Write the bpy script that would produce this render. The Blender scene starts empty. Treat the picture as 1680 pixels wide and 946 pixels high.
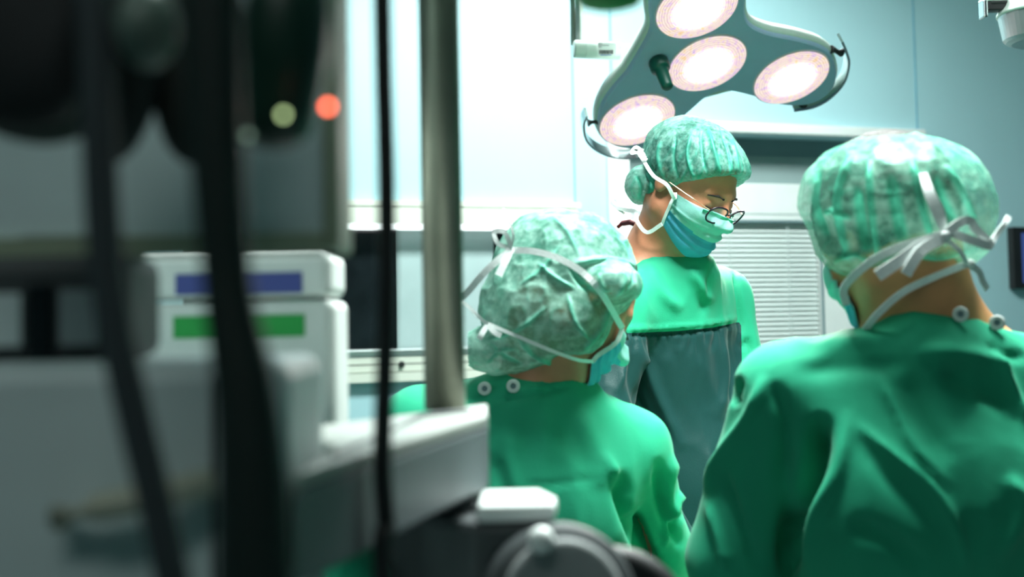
import bpy, math, random
import numpy as np
from mathutils import Matrix, Vector

random.seed(7)
sc = bpy.context.scene
COL = sc.collection

# ------------------------------------------------------------------ camera, light, exposure
F_PX, CX, CY = 2200.0, 840.0, 405.0
H, PITCH, ROLL, YAW = 1.33, math.radians(3.0), -0.019, math.radians(-21.0)
FOCUS = 2.6
FSTOP = 3.0
EXPOSURE = 0.0

cam_d = bpy.data.cameras.new('camera')
cam = bpy.data.objects.new('camera', cam_d)
COL.objects.link(cam)
sc.camera = cam
cam_d.sensor_width = 36.0
cam_d.lens = F_PX * 36.0 / 1680.0
cam_d.shift_y = (CY - 473.0) / 1680.0
cam_d.clip_start = 0.02
cam_d.dof.use_dof = True
cam_d.dof.focus_distance = FOCUS
cam_d.dof.aperture_fstop = FSTOP
RC = Matrix.Rotation(math.pi / 2 + PITCH, 3, 'X') @ Matrix.Rotation(ROLL, 3, 'Z')   # camera axes in the view-aligned floor frame
RY = Matrix.Rotation(YAW, 3, 'Z')
cam.matrix_world = Matrix.Translation((0, 0, H)) @ (RY @ RC).to_4x4()
RCn = np.array(RC)
RYn = np.array(RY)

sc.view_settings.view_transform = 'Standard'
sc.view_settings.look = 'None'
sc.view_settings.gamma = 1.0
sc.view_settings.use_curve_mapping = False
sc.view_settings.exposure = EXPOSURE
try:
    sc.cycles.use_denoising = True
    sc.cycles.max_bounces = 8
    sc.cycles.transparent_max_bounces = 12
    sc.cycles.sample_clamp_indirect = 6.0
except Exception:
    pass

w = bpy.data.worlds.new('world')
sc.world = w
w.use_nodes = True
w.node_tree.nodes['Background'].inputs[0].default_value = (0.55, 0.75, 0.8, 1)
w.node_tree.nodes['Background'].inputs[1].default_value = 0.05


def P(px, py, Y):
    """point seen at photo pixel (px, py), Y metres ahead of the camera (floor frame turned with the view)"""
    d = RCn @ np.array([(px - CX) / F_PX, -(py - CY) / F_PX, -1.0])
    return d * (Y / d[1]) + np.array([0, 0, H])


def W(p):
    """view-aligned frame -> world"""
    return RYn @ np.asarray(p, float)


def ray_plane(px, py, o, n):
    d = RCn @ np.array([(px - CX) / F_PX, -(py - CY) / F_PX, -1.0])
    c = np.array([0, 0, H])
    t = np.dot(np.asarray(o) - c, n) / np.dot(d, n)
    return c + d * t


def proj(V):
    q = (V - np.array([0, 0, H])) @ RCn
    return CX + F_PX * q[:, 0] / -q[:, 2], CY - F_PX * q[:, 1] / -q[:, 2]


def area_light(name, loc, rot, size, power, color, sizey=None, spread=None):
    l = bpy.data.lights.new(name, 'AREA')
    l.energy = power
    l.color = color
    l.size = size
    if sizey:
        l.shape = 'RECTANGLE'
        l.size_y = sizey
    if spread:
        l.spread = spread
    o = bpy.data.objects.new(name, l)
    COL.objects.link(o)
    o.location = loc
    o.rotation_euler = rot
    return o


WALL_Y = 4.48
CEIL = 2.95
LAMP_W = 55.0          # each reflector of the big lamp
LAMP_AIM = np.array([.55, 2.2, .95])
# ceiling light panels: before back wall, over table, dim fill added behind camera
PANEL_LIGHTS = [(1.85, 3.35, 1.7, 0.5, 112), (1.22, 1.55, 1.2, 0.4, 76), (-0.7, -0.5, 1.2, 0.6, 11)]
for x, y, sx, sy, pw in PANEL_LIGHTS:
    area_light('ceiling_panel_lamp', (x, y, CEIL - 0.055), (0, 0, 0), sx - 0.06, pw, (0.90, 1.0, 0.97), sy - 0.06, math.radians(120 if y == 1.55 else 180))

# ------------------------------------------------------------------ materials
MATS = {}


def mat(name, col, rough=0.5, metal=0.0, noise=0.06, nscale=12.0, bump=0.0, bscale=60.0, emit=None, estr=0.0, spec=0.5, sheen=0.0, trans=0.0, alpha=1.0, coat=0.0):
    if name in MATS:
        return MATS[name]
    m = bpy.data.materials.new(name)
    m.use_nodes = True
    nt = m.node_tree
    b = nt.nodes['Principled BSDF']
    tc = nt.nodes.new('ShaderNodeTexCoord')
    n = nt.nodes.new('ShaderNodeTexNoise')
    n.inputs['Scale'].default_value = nscale
    n.inputs['Detail'].default_value = 4
    nt.links.new(tc.outputs['Object'], n.inputs['Vector'])
    r = nt.nodes.new('ShaderNodeValToRGB')
    c = np.array(col)
    r.color_ramp.elements[0].position = 0.3
    r.color_ramp.elements[1].position = 0.7
    r.color_ramp.elements[0].color = (*np.clip(c * (1 - noise), 0, 1), 1)
    r.color_ramp.elements[1].color = (*np.clip(c * (1 + noise), 0, 1), 1)
    nt.links.new(n.outputs['Fac'], r.inputs['Fac'])
    nt.links.new(r.outputs['Color'], b.inputs['Base Color'])
    b.inputs['Roughness'].default_value = rough
    b.inputs['Metallic'].default_value = metal
    b.inputs['Specular IOR Level'].default_value = spec
    b.inputs['Sheen Weight'].default_value = sheen
    b.inputs['Transmission Weight'].default_value = trans
    b.inputs['Alpha'].default_value = alpha
    b.inputs['Coat Weight'].default_value = coat
    if bump:
        n2 = nt.nodes.new('ShaderNodeTexNoise')
        n2.inputs['Scale'].default_value = bscale
        n2.inputs['Detail'].default_value = 6
        nt.links.new(tc.outputs['Object'], n2.inputs['Vector'])
        bp = nt.nodes.new('ShaderNodeBump')
        bp.inputs['Strength'].default_value = bump
        bp.inputs['Distance'].default_value = 0.01
        nt.links.new(n2.outputs['Fac'], bp.inputs['Height'])
        nt.links.new(bp.outputs['Normal'], b.inputs['Normal'])
    if emit:
        b.inputs['Emission Color'].default_value = (*emit, 1)
        b.inputs['Emission Strength'].default_value = estr
    MATS[name] = m
    return m


def cap_material(name, light, dark, alpha=0.8, scale=95.0, pleat=(0.13, 0.62, 0.46)):
    """thin non-woven fabric: blotchy fibres, lets light and what lies under it through"""
    m = bpy.data.materials.new(name)
    m.use_nodes = True
    nt = m.node_tree
    for n in list(nt.nodes):
        nt.nodes.remove(n)
    L = nt.links.new
    tc = nt.nodes.new('ShaderNodeTexCoord')
    mp = nt.nodes.new('ShaderNodeMapping')
    mp.inputs['Scale'].default_value = (1, 1, 1.0)
    L(tc.outputs['Object'], mp.inputs['Vector'])
    n1 = nt.nodes.new('ShaderNodeTexNoise')
    n1.inputs['Scale'].default_value = scale
    n1.inputs['Detail'].default_value = 6
    n1.inputs['Roughness'].default_value = 0.65
    n1.inputs['Distortion'].default_value = 0.15
    L(mp.outputs['Vector'], n1.inputs['Vector'])
    n0 = nt.nodes.new('ShaderNodeTexNoise')
    n0.inputs['Scale'].default_value = scale * 0.25
    n0.inputs['Detail'].default_value = 3
    L(mp.outputs['Vector'], n0.inputs['Vector'])
    ad = nt.nodes.new('ShaderNodeMath')
    ad.operation = 'ADD'
    L(n1.outputs['Fac'], ad.inputs[0])
    L(n0.outputs['Fac'], ad.inputs[1])
    ml = nt.nodes.new('ShaderNodeMath')
    ml.operation = 'MULTIPLY'
    ml.inputs[1].default_value = 0.5
    L(ad.outputs[0], ml.inputs[0])
    r = nt.nodes.new('ShaderNodeValToRGB')
    r.color_ramp.elements[0].position = 0.41
    r.color_ramp.elements[1].position = 0.60
    r.color_ramp.elements[0].color = (*dark, 1)
    r.color_ramp.elements[1].color = (*light, 1)
    L(ml.outputs[0], r.inputs['Fac'])
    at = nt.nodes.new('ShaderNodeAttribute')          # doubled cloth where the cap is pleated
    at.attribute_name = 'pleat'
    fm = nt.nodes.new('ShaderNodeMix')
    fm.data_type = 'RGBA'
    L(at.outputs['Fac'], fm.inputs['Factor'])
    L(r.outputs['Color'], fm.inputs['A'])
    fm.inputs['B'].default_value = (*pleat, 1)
    bp = nt.nodes.new('ShaderNodeBump')
    bp.inputs['Strength'].default_value = 0.14
    bp.inputs['Distance'].default_value = 0.004
    L(n1.outputs['Fac'], bp.inputs['Height'])
    d = nt.nodes.new('ShaderNodeBsdfDiffuse')
    t = nt.nodes.new('ShaderNodeBsdfTranslucent')
    g = nt.nodes.new('ShaderNodeBsdfGlossy')
    g.inputs['Roughness'].default_value = 0.45
    g.inputs['Color'].default_value = (0.7, 0.9, 0.85, 1)
    for s in (d, t):
        L(fm.outputs['Result'], s.inputs['Color'])
    for s in (d, g):
        L(bp.outputs['Normal'], s.inputs['Normal'])
    m1 = nt.nodes.new('ShaderNodeMixShader')
    m1.inputs[0].default_value = 0.32
    L(d.outputs[0], m1.inputs[1])
    L(t.outputs[0], m1.inputs[2])
    m2 = nt.nodes.new('ShaderNodeMixShader')
    m2.inputs[0].default_value = 0.04
    L(m1.outputs[0], m2.inputs[1])
    L(g.outputs[0], m2.inputs[2])
    tr = nt.nodes.new('ShaderNodeBsdfTransparent')
    m3 = nt.nodes.new('ShaderNodeMixShader')
    mr = nt.nodes.new('ShaderNodeMapRange')
    mr.inputs['From Min'].default_value = 0.38
    mr.inputs['From Max'].default_value = 0.62
    mr.inputs['To Min'].default_value = alpha - 0.22
    mr.inputs['To Max'].default_value = min(1.0, alpha + 0.15)
    L(ml.outputs[0], mr.inputs['Value'])
    mxa = nt.nodes.new('ShaderNodeMath')
    mxa.operation = 'ADD'
    mxa.use_clamp = True
    sc2 = nt.nodes.new('ShaderNodeMath')
    sc2.operation = 'MULTIPLY'
    sc2.inputs[1].default_value = 0.3
    L(at.outputs['Fac'], sc2.inputs[0])
    L(mr.outputs[0], mxa.inputs[0])
    L(sc2.outputs[0], mxa.inputs[1])
    L(mxa.outputs[0], m3.inputs[0])
    L(tr.outputs[0], m3.inputs[1])
    L(m2.outputs[0], m3.inputs[2])
    out = nt.nodes.new('ShaderNodeOutputMaterial')
    L(m3.outputs[0], out.inputs[0])
    return m


def lens_material():
    """glowing reflector glass: hot in the middle, facetted pink and amber towards the rim (object space, radius about 0.1)"""
    m = bpy.data.materials.new('glowing reflector glass')
    m.use_nodes = True
    nt = m.node_tree
    L = nt.links.new
    for n in list(nt.nodes):
        nt.nodes.remove(n)
    uv = nt.nodes.new('ShaderNodeUVMap')
    uv.uv_map = 'UVMap'
    ln = nt.nodes.new('ShaderNodeVectorMath')
    ln.operation = 'LENGTH'
    L(uv.outputs[0], ln.inputs[0])
    wv = nt.nodes.new('ShaderNodeTexNoise')
    wv.inputs['Scale'].default_value = 4.5
    wv.inputs['Detail'].default_value = 5
    wv.inputs['Distortion'].default_value = 1.6
    L(uv.outputs[0], wv.inputs['Vector'])
    hue = nt.nodes.new('ShaderNodeValToRGB')
    e = hue.color_ramp.elements
    e[0].position = 0.30
    e[0].color = (0.66, 0.52, 0.86, 1)
    e[1].position = 0.72
    e[1].color = (1.0, 0.70, 0.38, 1)
    for pos, c in ((0.42, (0.92, 0.66, 0.84, 1)), (0.5, (1.0, 0.80, 0.72, 1)), (0.58, (1.0, 0.86, 0.78, 1))):
        el = e.new(pos)
        el.color = c
    L(wv.outputs['Fac'], hue.inputs['Fac'])
    rings = nt.nodes.new('ShaderNodeTexWave')
    rings.wave_type = 'RINGS'
    rings.rings_direction = 'SPHERICAL'
    rings.inputs['Scale'].default_value = 5.0
    rings.inputs['Distortion'].default_value = 3.5
    rings.inputs['Detail'].default_value = 3
    L(uv.outputs[0], rings.inputs['Vector'])
    st = nt.nodes.new('ShaderNodeMapRange')       # glow by radius
    st.interpolation_type = 'SMOOTHERSTEP'
    st.inputs['From Min'].default_value = 0.22
    st.inputs['From Max'].default_value = 0.80
    st.inputs['To Min'].default_value = 4.0
    st.inputs['To Max'].default_value = 1.02
    L(ln.outputs['Value'], st.inputs['Value'])
    rr = nt.nodes.new('ShaderNodeMapRange')
    rr.inputs['To Min'].default_value = 0.80
    rr.inputs['To Max'].default_value = 1.15
    L(rings.outputs['Fac'], rr.inputs['Value'])
    mu = nt.nodes.new('ShaderNodeMath')
    mu.operation = 'MULTIPLY'
    L(st.outputs[0], mu.inputs[0])
    L(rr.outputs[0], mu.inputs[1])
    em = nt.nodes.new('ShaderNodeEmission')
    L(hue.outputs['Color'], em.inputs['Color'])
    L(mu.outputs[0], em.inputs['Strength'])
    gl = nt.nodes.new('ShaderNodeBsdfGlossy')
    gl.inputs['Roughness'].default_value = 0.15
    mx = nt.nodes.new('ShaderNodeMixShader')
    mx.inputs[0].default_value = 0.05
    L(em.outputs[0], mx.inputs[1])
    L(gl.outputs[0], mx.inputs[2])
    out = nt.nodes.new('ShaderNodeOutputMaterial')
    L(mx.outputs[0], out.inputs[0])
    return m


M_WALL = mat('pale blue wall panel', (0.43, 0.68, 0.73), 0.45, noise=0.02, nscale=2)
M_WALLD = mat('deep blue green unseen walls', (0.10, 0.20, 0.22), 0.5, noise=0.05, nscale=3)  # walls out of view, made dark to cut bounce light
M_SEAM = mat('blue panel joint', (0.16, 0.42, 0.55), 0.6)
M_CREAM = mat('cream painted metal', (0.74, 0.78, 0.68), 0.35, noise=0.03)
M_WHITE = mat('white painted metal', (0.80, 0.84, 0.82), 0.35, noise=0.03)
M_GREYP = mat('grey blue trim and recess shade', (0.16, 0.25, 0.27), 0.5, noise=0.03)  # stands for lintel shade on the transom, plain grey blue elsewhere
M_GREYL = mat('mid grey groove and transom shade', (0.27, 0.36, 0.36), 0.5, noise=0.03)  # lighter tone of the transom shade, plain grey on the leaf groove
M_BLACKG = mat('black window glass', (0.008, 0.012, 0.014), 0.12, noise=0.3, coat=0.3)
M_BLIND = mat('white blind slats', (0.70, 0.78, 0.76), 0.5, noise=0.02)
M_DARK = mat('dark rubber', (0.012, 0.013, 0.014), 0.5, noise=0.2)
M_ALU = mat('brushed grey aluminium', (0.45, 0.5, 0.5), 0.35, 0.8, noise=0.08)
M_CEIL = mat('white ceiling', (0.75, 0.8, 0.8), 0.8)
M_FLOOR = mat('grey green vinyl floor', (0.07, 0.11, 0.11), 0.45, noise=0.1, nscale=30)
M_SKIN = mat('skin', (0.66, 0.26, 0.145), 0.48, noise=0.10, nscale=30, bump=0.06, bscale=300)
M_SKIN2 = mat('tanned skin', (0.74, 0.34, 0.15), 0.5, noise=0.08, nscale=25, bump=0.05, bscale=300)
M_HAIR = mat('dark brown hair', (0.018, 0.012, 0.009), 0.6, noise=0.4, nscale=80, bump=0.5, bscale=250)
M_GOWN = mat('green cotton surgical gown', (0.018, 0.37, 0.205), 0.72, noise=0.07, nscale=7, bump=0.10, bscale=500, spec=0.22, sheen=0.1)
M_GOWNF = mat('dark teal reinforced gown front', (0.010, 0.085, 0.075), 0.42, noise=0.25, nscale=6, bump=0.10, bscale=400, spec=0.4)
M_ARM = mat('slate grey box arm enamel', (0.13, 0.15, 0.16), 0.5, noise=0.08, nscale=6)
M_PLATE = mat('pale tray plate', (0.36, 0.38, 0.35), 0.5, noise=0.06)


def two_cloth():
    """front of the middle gown: plain cotton yoke, dark coated panel below the seam (attribute 'panel' > 0)"""
    m = M_GOWN.copy()
    m.name = 'gown with dark coated front panel'
    nt = m.node_tree
    b = nt.nodes['Principled BSDF']
    src = b.inputs['Base Color'].links[0].from_socket
    at = nt.nodes.new('ShaderNodeAttribute')
    at.attribute_name = 'panel'
    gt = nt.nodes.new('ShaderNodeMath')
    gt.operation = 'GREATER_THAN'
    gt.inputs[1].default_value = 0.0
    nt.links.new(at.outputs['Fac'], gt.inputs[0])
    mx = nt.nodes.new('ShaderNodeMix')
    mx.data_type = 'RGBA'
    nt.links.new(gt.outputs[0], mx.inputs['Factor'])
    nt.links.new(src, mx.inputs['A'])
    mx.inputs['B'].default_value = (0.005, 0.045, 0.044, 1)
    nt.links.new(mx.outputs['Result'], b.inputs['Base Color'])
    mr = nt.nodes.new('ShaderNodeMapRange')
    mr.inputs['To Min'].default_value = 0.72
    mr.inputs['To Max'].default_value = 0.5
    nt.links.new(gt.outputs[0], mr.inputs['Value'])
    nt.links.new(mr.outputs[0], b.inputs['Roughness'])
    return m


M_GOWN2 = two_cloth()
M_CAPA = cap_material('mint non-woven cap, middle', (0.24, 0.50, 0.42), (0.06, 0.27, 0.205), 0.80, 110, (0.07, 0.46, 0.33))
M_CAPB = cap_material('mint non-woven cap, left', (0.34, 0.60, 0.50), (0.12, 0.38, 0.28), 0.84, 75, (0.15, 0.55, 0.40))
M_CAPC = cap_material('mint non-woven cap, right', (0.34, 0.64, 0.50), (0.10, 0.44, 0.30), 0.58, 60, (0.08, 0.55, 0.36))
M_TIE = mat('white fabric tape', (0.90, 0.95, 0.93), 0.7, noise=0.05, nscale=200, bump=0.1, bscale=400)
M_MASKG = mat('mint mask fabric', (0.30, 0.66, 0.60), 0.6, noise=0.05, nscale=60, bump=0.08, bscale=300)
M_MASKB = mat('blue mask fabric', (0.07, 0.40, 0.58), 0.6, noise=0.08, nscale=60, bump=0.08, bscale=300)
M_FRAME = mat('black plum spectacle frame', (0.02, 0.008, 0.018), 0.25)
M_GOLD = mat('thin gold metal', (0.55, 0.45, 0.28), 0.3, 0.9)
M_GLASS = mat('spectacle lens', (0.75, 0.8, 0.95), 0.03, noise=0.0, alpha=0.28, coat=1.0)
M_LAMP = mat('grey green lamp housing', (0.36, 0.48, 0.66), 0.38, noise=0.03)
M_LAMPW = mat('white lamp housing', (0.62, 0.72, 0.66), 0.35, noise=0.03)
M_LENS = lens_material()
M_TEALH = mat('dark green sterile handle', (0.0, 0.085, 0.06), 0.4)
M_CHROME = mat('polished steel', (0.55, 0.6, 0.62), 0.18, 1.0)
M_STEEL = mat('worn stainless steel', (0.23, 0.24, 0.19), 0.42, 0.75, noise=0.2, nscale=9)
M_GBOX = mat('grey enamelled casing', (0.66, 0.76, 0.76), 0.5, noise=0.08, nscale=6)
M_GDARK = mat('dark grey casing', (0.055, 0.065, 0.068), 0.55, noise=0.15)
M_PALEDEV = mat('pale grey plastic casing', (0.74, 0.78, 0.75), 0.5, noise=0.05)
M_BLUEL = mat('indigo label', (0.05, 0.07, 0.30), 0.5)
M_GREENL = mat('bright green label', (0.01, 0.36, 0.06), 0.5)
M_DKGREEN = mat('dark bottle green plastic', (0.004, 0.03, 0.018), 0.4)
M_GLOVE = mat('white latex glove', (0.75, 0.76, 0.7), 0.4)
M_CLOG = mat('white rubber clog', (0.6, 0.62, 0.6), 0.5)


# ------------------------------------------------------------------ object helpers
BASE = {}


def _mesh(name, V, Fc, m, smooth=False):
    me = bpy.data.meshes.new(name)
    me.from_pydata([tuple(map(float, v)) for v in V], [], [tuple(map(int, f)) for f in Fc])
    me.update()
    if smooth:
        me.polygons.foreach_set('use_smooth', [True] * len(me.polygons))
    ms = m if isinstance(m, (list, tuple)) else [m]
    for x in ms:
        me.materials.append(x)
    return me


def props(o, label=None, cat=None, group=None, kind=None):
    if label: o['label'] = label
    if cat: o['category'] = cat
    if group: o['group'] = group
    if kind: o['kind'] = kind
    return o


def thing(name, label, cat, base, group=None):
    o = bpy.data.objects.new(name, None)
    COL.objects.link(o)
    o.empty_display_size = 0.1
    o.location = W(base)
    o.rotation_euler = (0, 0, YAW)
    BASE[o.name] = np.array(base, float)
    return props(o, label, cat, group)


def fin(o, bevel=0.0, seg=2, auto=True):
    if bevel:
        b = o.modifiers.new('bevel', 'BEVEL')
        b.width = bevel
        b.segments = seg
        b.limit_method = 'ANGLE'
        b.angle_limit = math.radians(40)
    return o


def part(name, geo, m, root, smooth=False, bevel=0.0, label=None, matidx=None):
    """a part (or sub-part) in the frame of its thing"""
    V, Fc = geo
    base = BASE[root.name]
    me = _mesh(name, np.asarray(V, float) - base, Fc, m, smooth)
    if matidx is not None:
        me.polygons.foreach_set('material_index', list(map(int, matidx)))
    o = bpy.data.objects.new(name, me)
    COL.objects.link(o)
    o.parent = root
    BASE[o.name] = base
    if label:
        o['label'] = label
    return fin(o, bevel)


def single(name, geo, m, base, label, cat, group=None, smooth=False, bevel=0.0):
    V, Fc = geo
    me = _mesh(name, np.asarray(V, float) - np.asarray(base), Fc, m, smooth)
    o = bpy.data.objects.new(name, me)
    COL.objects.link(o)
    o.location = W(base)
    o.rotation_euler = (0, 0, YAW)
    BASE[o.name] = np.array(base, float)
    props(o, label, cat, group)
    return fin(o, bevel)


def struct(name, geo, m, parent=None, bevel=0.0, label=None):
    """setting, in world axes"""
    V, Fc = geo
    o = bpy.data.objects.new(name, _mesh(name, V, Fc, m))
    COL.objects.link(o)
    if parent:
        o.parent = parent
    else:
        o['kind'] = 'structure'
    if label:
        o['label'] = label
    return fin(o, bevel)


def nrm(v):
    v = np.asarray(v, float)
    return v / (np.linalg.norm(v) + 1e-12)


def merge(*gs):
    V, Fc, k = [], [], 0
    for v, f in gs:
        v = np.asarray(v, float)
        V.append(v)
        Fc += [tuple(i + k for i in q) for q in f]
        k += len(v)
    return np.concatenate(V), Fc


def box(lo, hi):
    a, b = np.array(lo, float), np.array(hi, float)
    V = [(x, y, z) for x in (a[0], b[0]) for y in (a[1], b[1]) for z in (a[2], b[2])]
    return np.array(V), [(0, 1, 3, 2), (4, 6, 7, 5), (0, 4, 5, 1), (2, 3, 7, 6), (0, 2, 6, 4), (1, 5, 7, 3)]


def obox(c, size, R=None):
    V, f = box(-np.array(size) / 2, np.array(size) / 2)
    if R is not None:
        V = V @ np.asarray(R).T
    return V + np.asarray(c), f


def rotz(a):
    c, s = math.cos(a), math.sin(a)
    return np.array([[c, -s, 0], [s, c, 0], [0, 0, 1.0]])


def rotx(a):
    c, s = math.cos(a), math.sin(a)
    return np.array([[1.0, 0, 0], [0, c, -s], [0, s, c]])


def roty(a):
    c, s = math.cos(a), math.sin(a)
    return np.array([[c, 0, s], [0, 1.0, 0], [-s, 0, c]])


def frame_of(d, hint=(0, 0, 1)):
    d = nrm(d)
    u = np.cross(d, hint)
    if np.linalg.norm(u) < 1e-3:
        u = np.cross(d, (1, 0, 0))
    u = nrm(u)
    return u, nrm(np.cross(u, d))


def spline(pts, n=8):
    """Catmull-Rom through pts"""
    p = np.asarray(pts, float)
    q = np.vstack([2 * p[0] - p[1], p, 2 * p[-1] - p[-2]])
    out = []
    for i in range(1, len(q) - 2):
        for k in range(n):
            t = k / n
            out.append(0.5 * (2 * q[i] + (q[i + 1] - q[i - 1]) * t + (2 * q[i - 1] - 5 * q[i] + 4 * q[i + 1] - q[i + 2]) * t * t
                              + (3 * q[i] - 3 * q[i + 1] + q[i + 2] - q[i - 1]) * t ** 3))
    out.append(p[-1])
    return np.array(out)


def tube(pts, rad, n=16, cap=True):
    pts = np.asarray(pts, float)
    rad = np.broadcast_to(np.asarray(rad, float), (len(pts),))
    V, Fc = [], []
    u = None
    for i, p in enumerate(pts):
        d = pts[min(i + 1, len(pts) - 1)] - pts[max(i - 1, 0)]
        d = nrm(d)
        if u is None:
            u, v = frame_of(d)
        else:
            u = nrm(u - d * np.dot(u, d))
            v = np.cross(d, u)
        for k in range(n):
            a = 2 * math.pi * k / n
            V.append(p + rad[i] * (math.cos(a) * u + math.sin(a) * v))
    for i in range(len(pts) - 1):
        for k in range(n):
            a, b = i * n + k, i * n + (k + 1) % n
            Fc.append((a, b, b + n, a + n))
    if cap:
        Fc.append(tuple(range(n - 1, -1, -1)))
        Fc.append(tuple((len(pts) - 1) * n + k for k in range(n)))
    return np.array(V), Fc


def lathe(a, d, prof, n=40):
    """prof: list of (t along d, radius) from point a"""
    a, d = np.asarray(a, float), nrm(d)
    u, v = frame_of(d)
    V, Fc = [], []
    for t, r in prof:
        for k in range(n):
            w_ = 2 * math.pi * k / n
            V.append(a + d * t + r * (math.cos(w_) * u + math.sin(w_) * v))
    for i in range(len(prof) - 1):
        for k in range(n):
            p, q = i * n + k, i * n + (k + 1) % n
            Fc.append((p, q, q + n, p + n))
    Fc.append(tuple(range(n - 1, -1, -1)))
    Fc.append(tuple((len(prof) - 1) * n + k for k in range(n)))
    return np.array(V), Fc


def ribbon(pts, width, nor=(0, -1, 0), th=0.0012, n=6, twist=0.0):
    """flat tape along pts, facing nor"""
    p = spline(pts, n)
    V, Fc = [], []
    N = len(p)
    wd = np.interp(np.linspace(0, 1, N), np.linspace(0, 1, len(np.atleast_1d(width))), np.atleast_1d(width)) if np.ndim(width) else np.full(N, width)
    for i in range(N):
        d = nrm(p[min(i + 1, N - 1)] - p[max(i - 1, 0)])
        nn = np.asarray(nor, float)
        if nn.ndim == 2:
            nn = nn[min(int(i / max(N - 1, 1) * len(nn)), len(nn) - 1)]
        s = np.cross(d, nn)
        s = nrm(s)
        q = nrm(np.cross(s, d))
        a = twist * i / N
        s, q = math.cos(a) * s + math.sin(a) * q, -math.sin(a) * s + math.cos(a) * q
        h = wd[i] / 2
        for (x, y) in ((-h, -th), (h, -th), (h, th), (-h, th)):
            V.append(p[i] + s * x + q * y)
    for i in range(N - 1):
        for k in range(4):
            a, b = 4 * i + k, 4 * i + (k + 1) % 4
            Fc.append((a, b, b + 4, a + 4))
    Fc.append((3, 2, 1, 0))
    Fc.append(tuple(4 * (N - 1) + k for k in range(4)))
    return np.array(V), Fc


def ball(c, r, nu=20, nv=12):
    c = np.asarray(c, float)
    r = np.broadcast_to(np.asarray(r, float), (3,))
    V = [c + (0, 0, r[2])]
    for i in range(1, nv):
        t = math.pi * i / nv
        for k in range(nu):
            a = 2 * math.pi * k / nu
            V.append(c + np.array([r[0] * math.sin(t) * math.cos(a), r[1] * math.sin(t) * math.sin(a), r[2] * math.cos(t)]))
    V.append(c - (0, 0, r[2]))
    Fc = [(0, 1 + k, 1 + (k + 1) % nu) for k in range(nu)]
    for i in range(nv - 2):
        for k in range(nu):
            a, b = 1 + i * nu + k, 1 + i * nu + (k + 1) % nu
            Fc.append((a, a + nu, b + nu, b))
    l = len(V) - 1
    o = 1 + (nv - 2) * nu
    Fc += [(l, o + (k + 1) % nu, o + k) for k in range(nu)]
    return np.array(V), Fc


# ------------------------------------------------------------------ implicit surfaces (soft bodies and cloth)
def smin(a, b, k):
    h = np.clip(0.5 + 0.5 * (b - a) / k, 0, 1)
    return b * (1 - h) + a * h - k * h * (1 - h)


def smax(a, b, k):
    return -smin(-a, -b, k)


def d_ell(p, c, r, R=None):
    q = p - np.asarray(c, np.float32)
    if R is not None:
        q = q @ np.asarray(R, np.float32)
    r = np.asarray(r, np.float32)
    k0 = np.linalg.norm(q / r, axis=1) + 1e-9
    k1 = np.linalg.norm(q / (r * r), axis=1) + 1e-9
    return k0 * (k0 - 1) / k1


def d_cap(p, a, b, ra, rb):
    a, b = np.asarray(a, np.float32), np.asarray(b, np.float32)
    ba = b - a
    h = np.clip(((p - a) @ ba) / (ba @ ba), 0, 1)
    return np.linalg.norm(p - a - h[:, None] * ba, axis=1) - (ra + (rb - ra) * h)


def d_ecap(p, a, b, ra, rb, ax, s):
    """capsule squeezed along unit axis ax by factor s (<1)"""
    ax = np.asarray(nrm(ax), np.float32)

    def st(v):
        v = np.asarray(v, np.float32)
        d = v @ ax
        return v + np.multiply.outer(d * (1 / s - 1), ax) if v.ndim == 2 else v + ax * (d * (1 / s - 1))
    return d_cap(st(p), st(a), st(b), ra, rb) * (0.5 + 0.5 * s)


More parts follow.
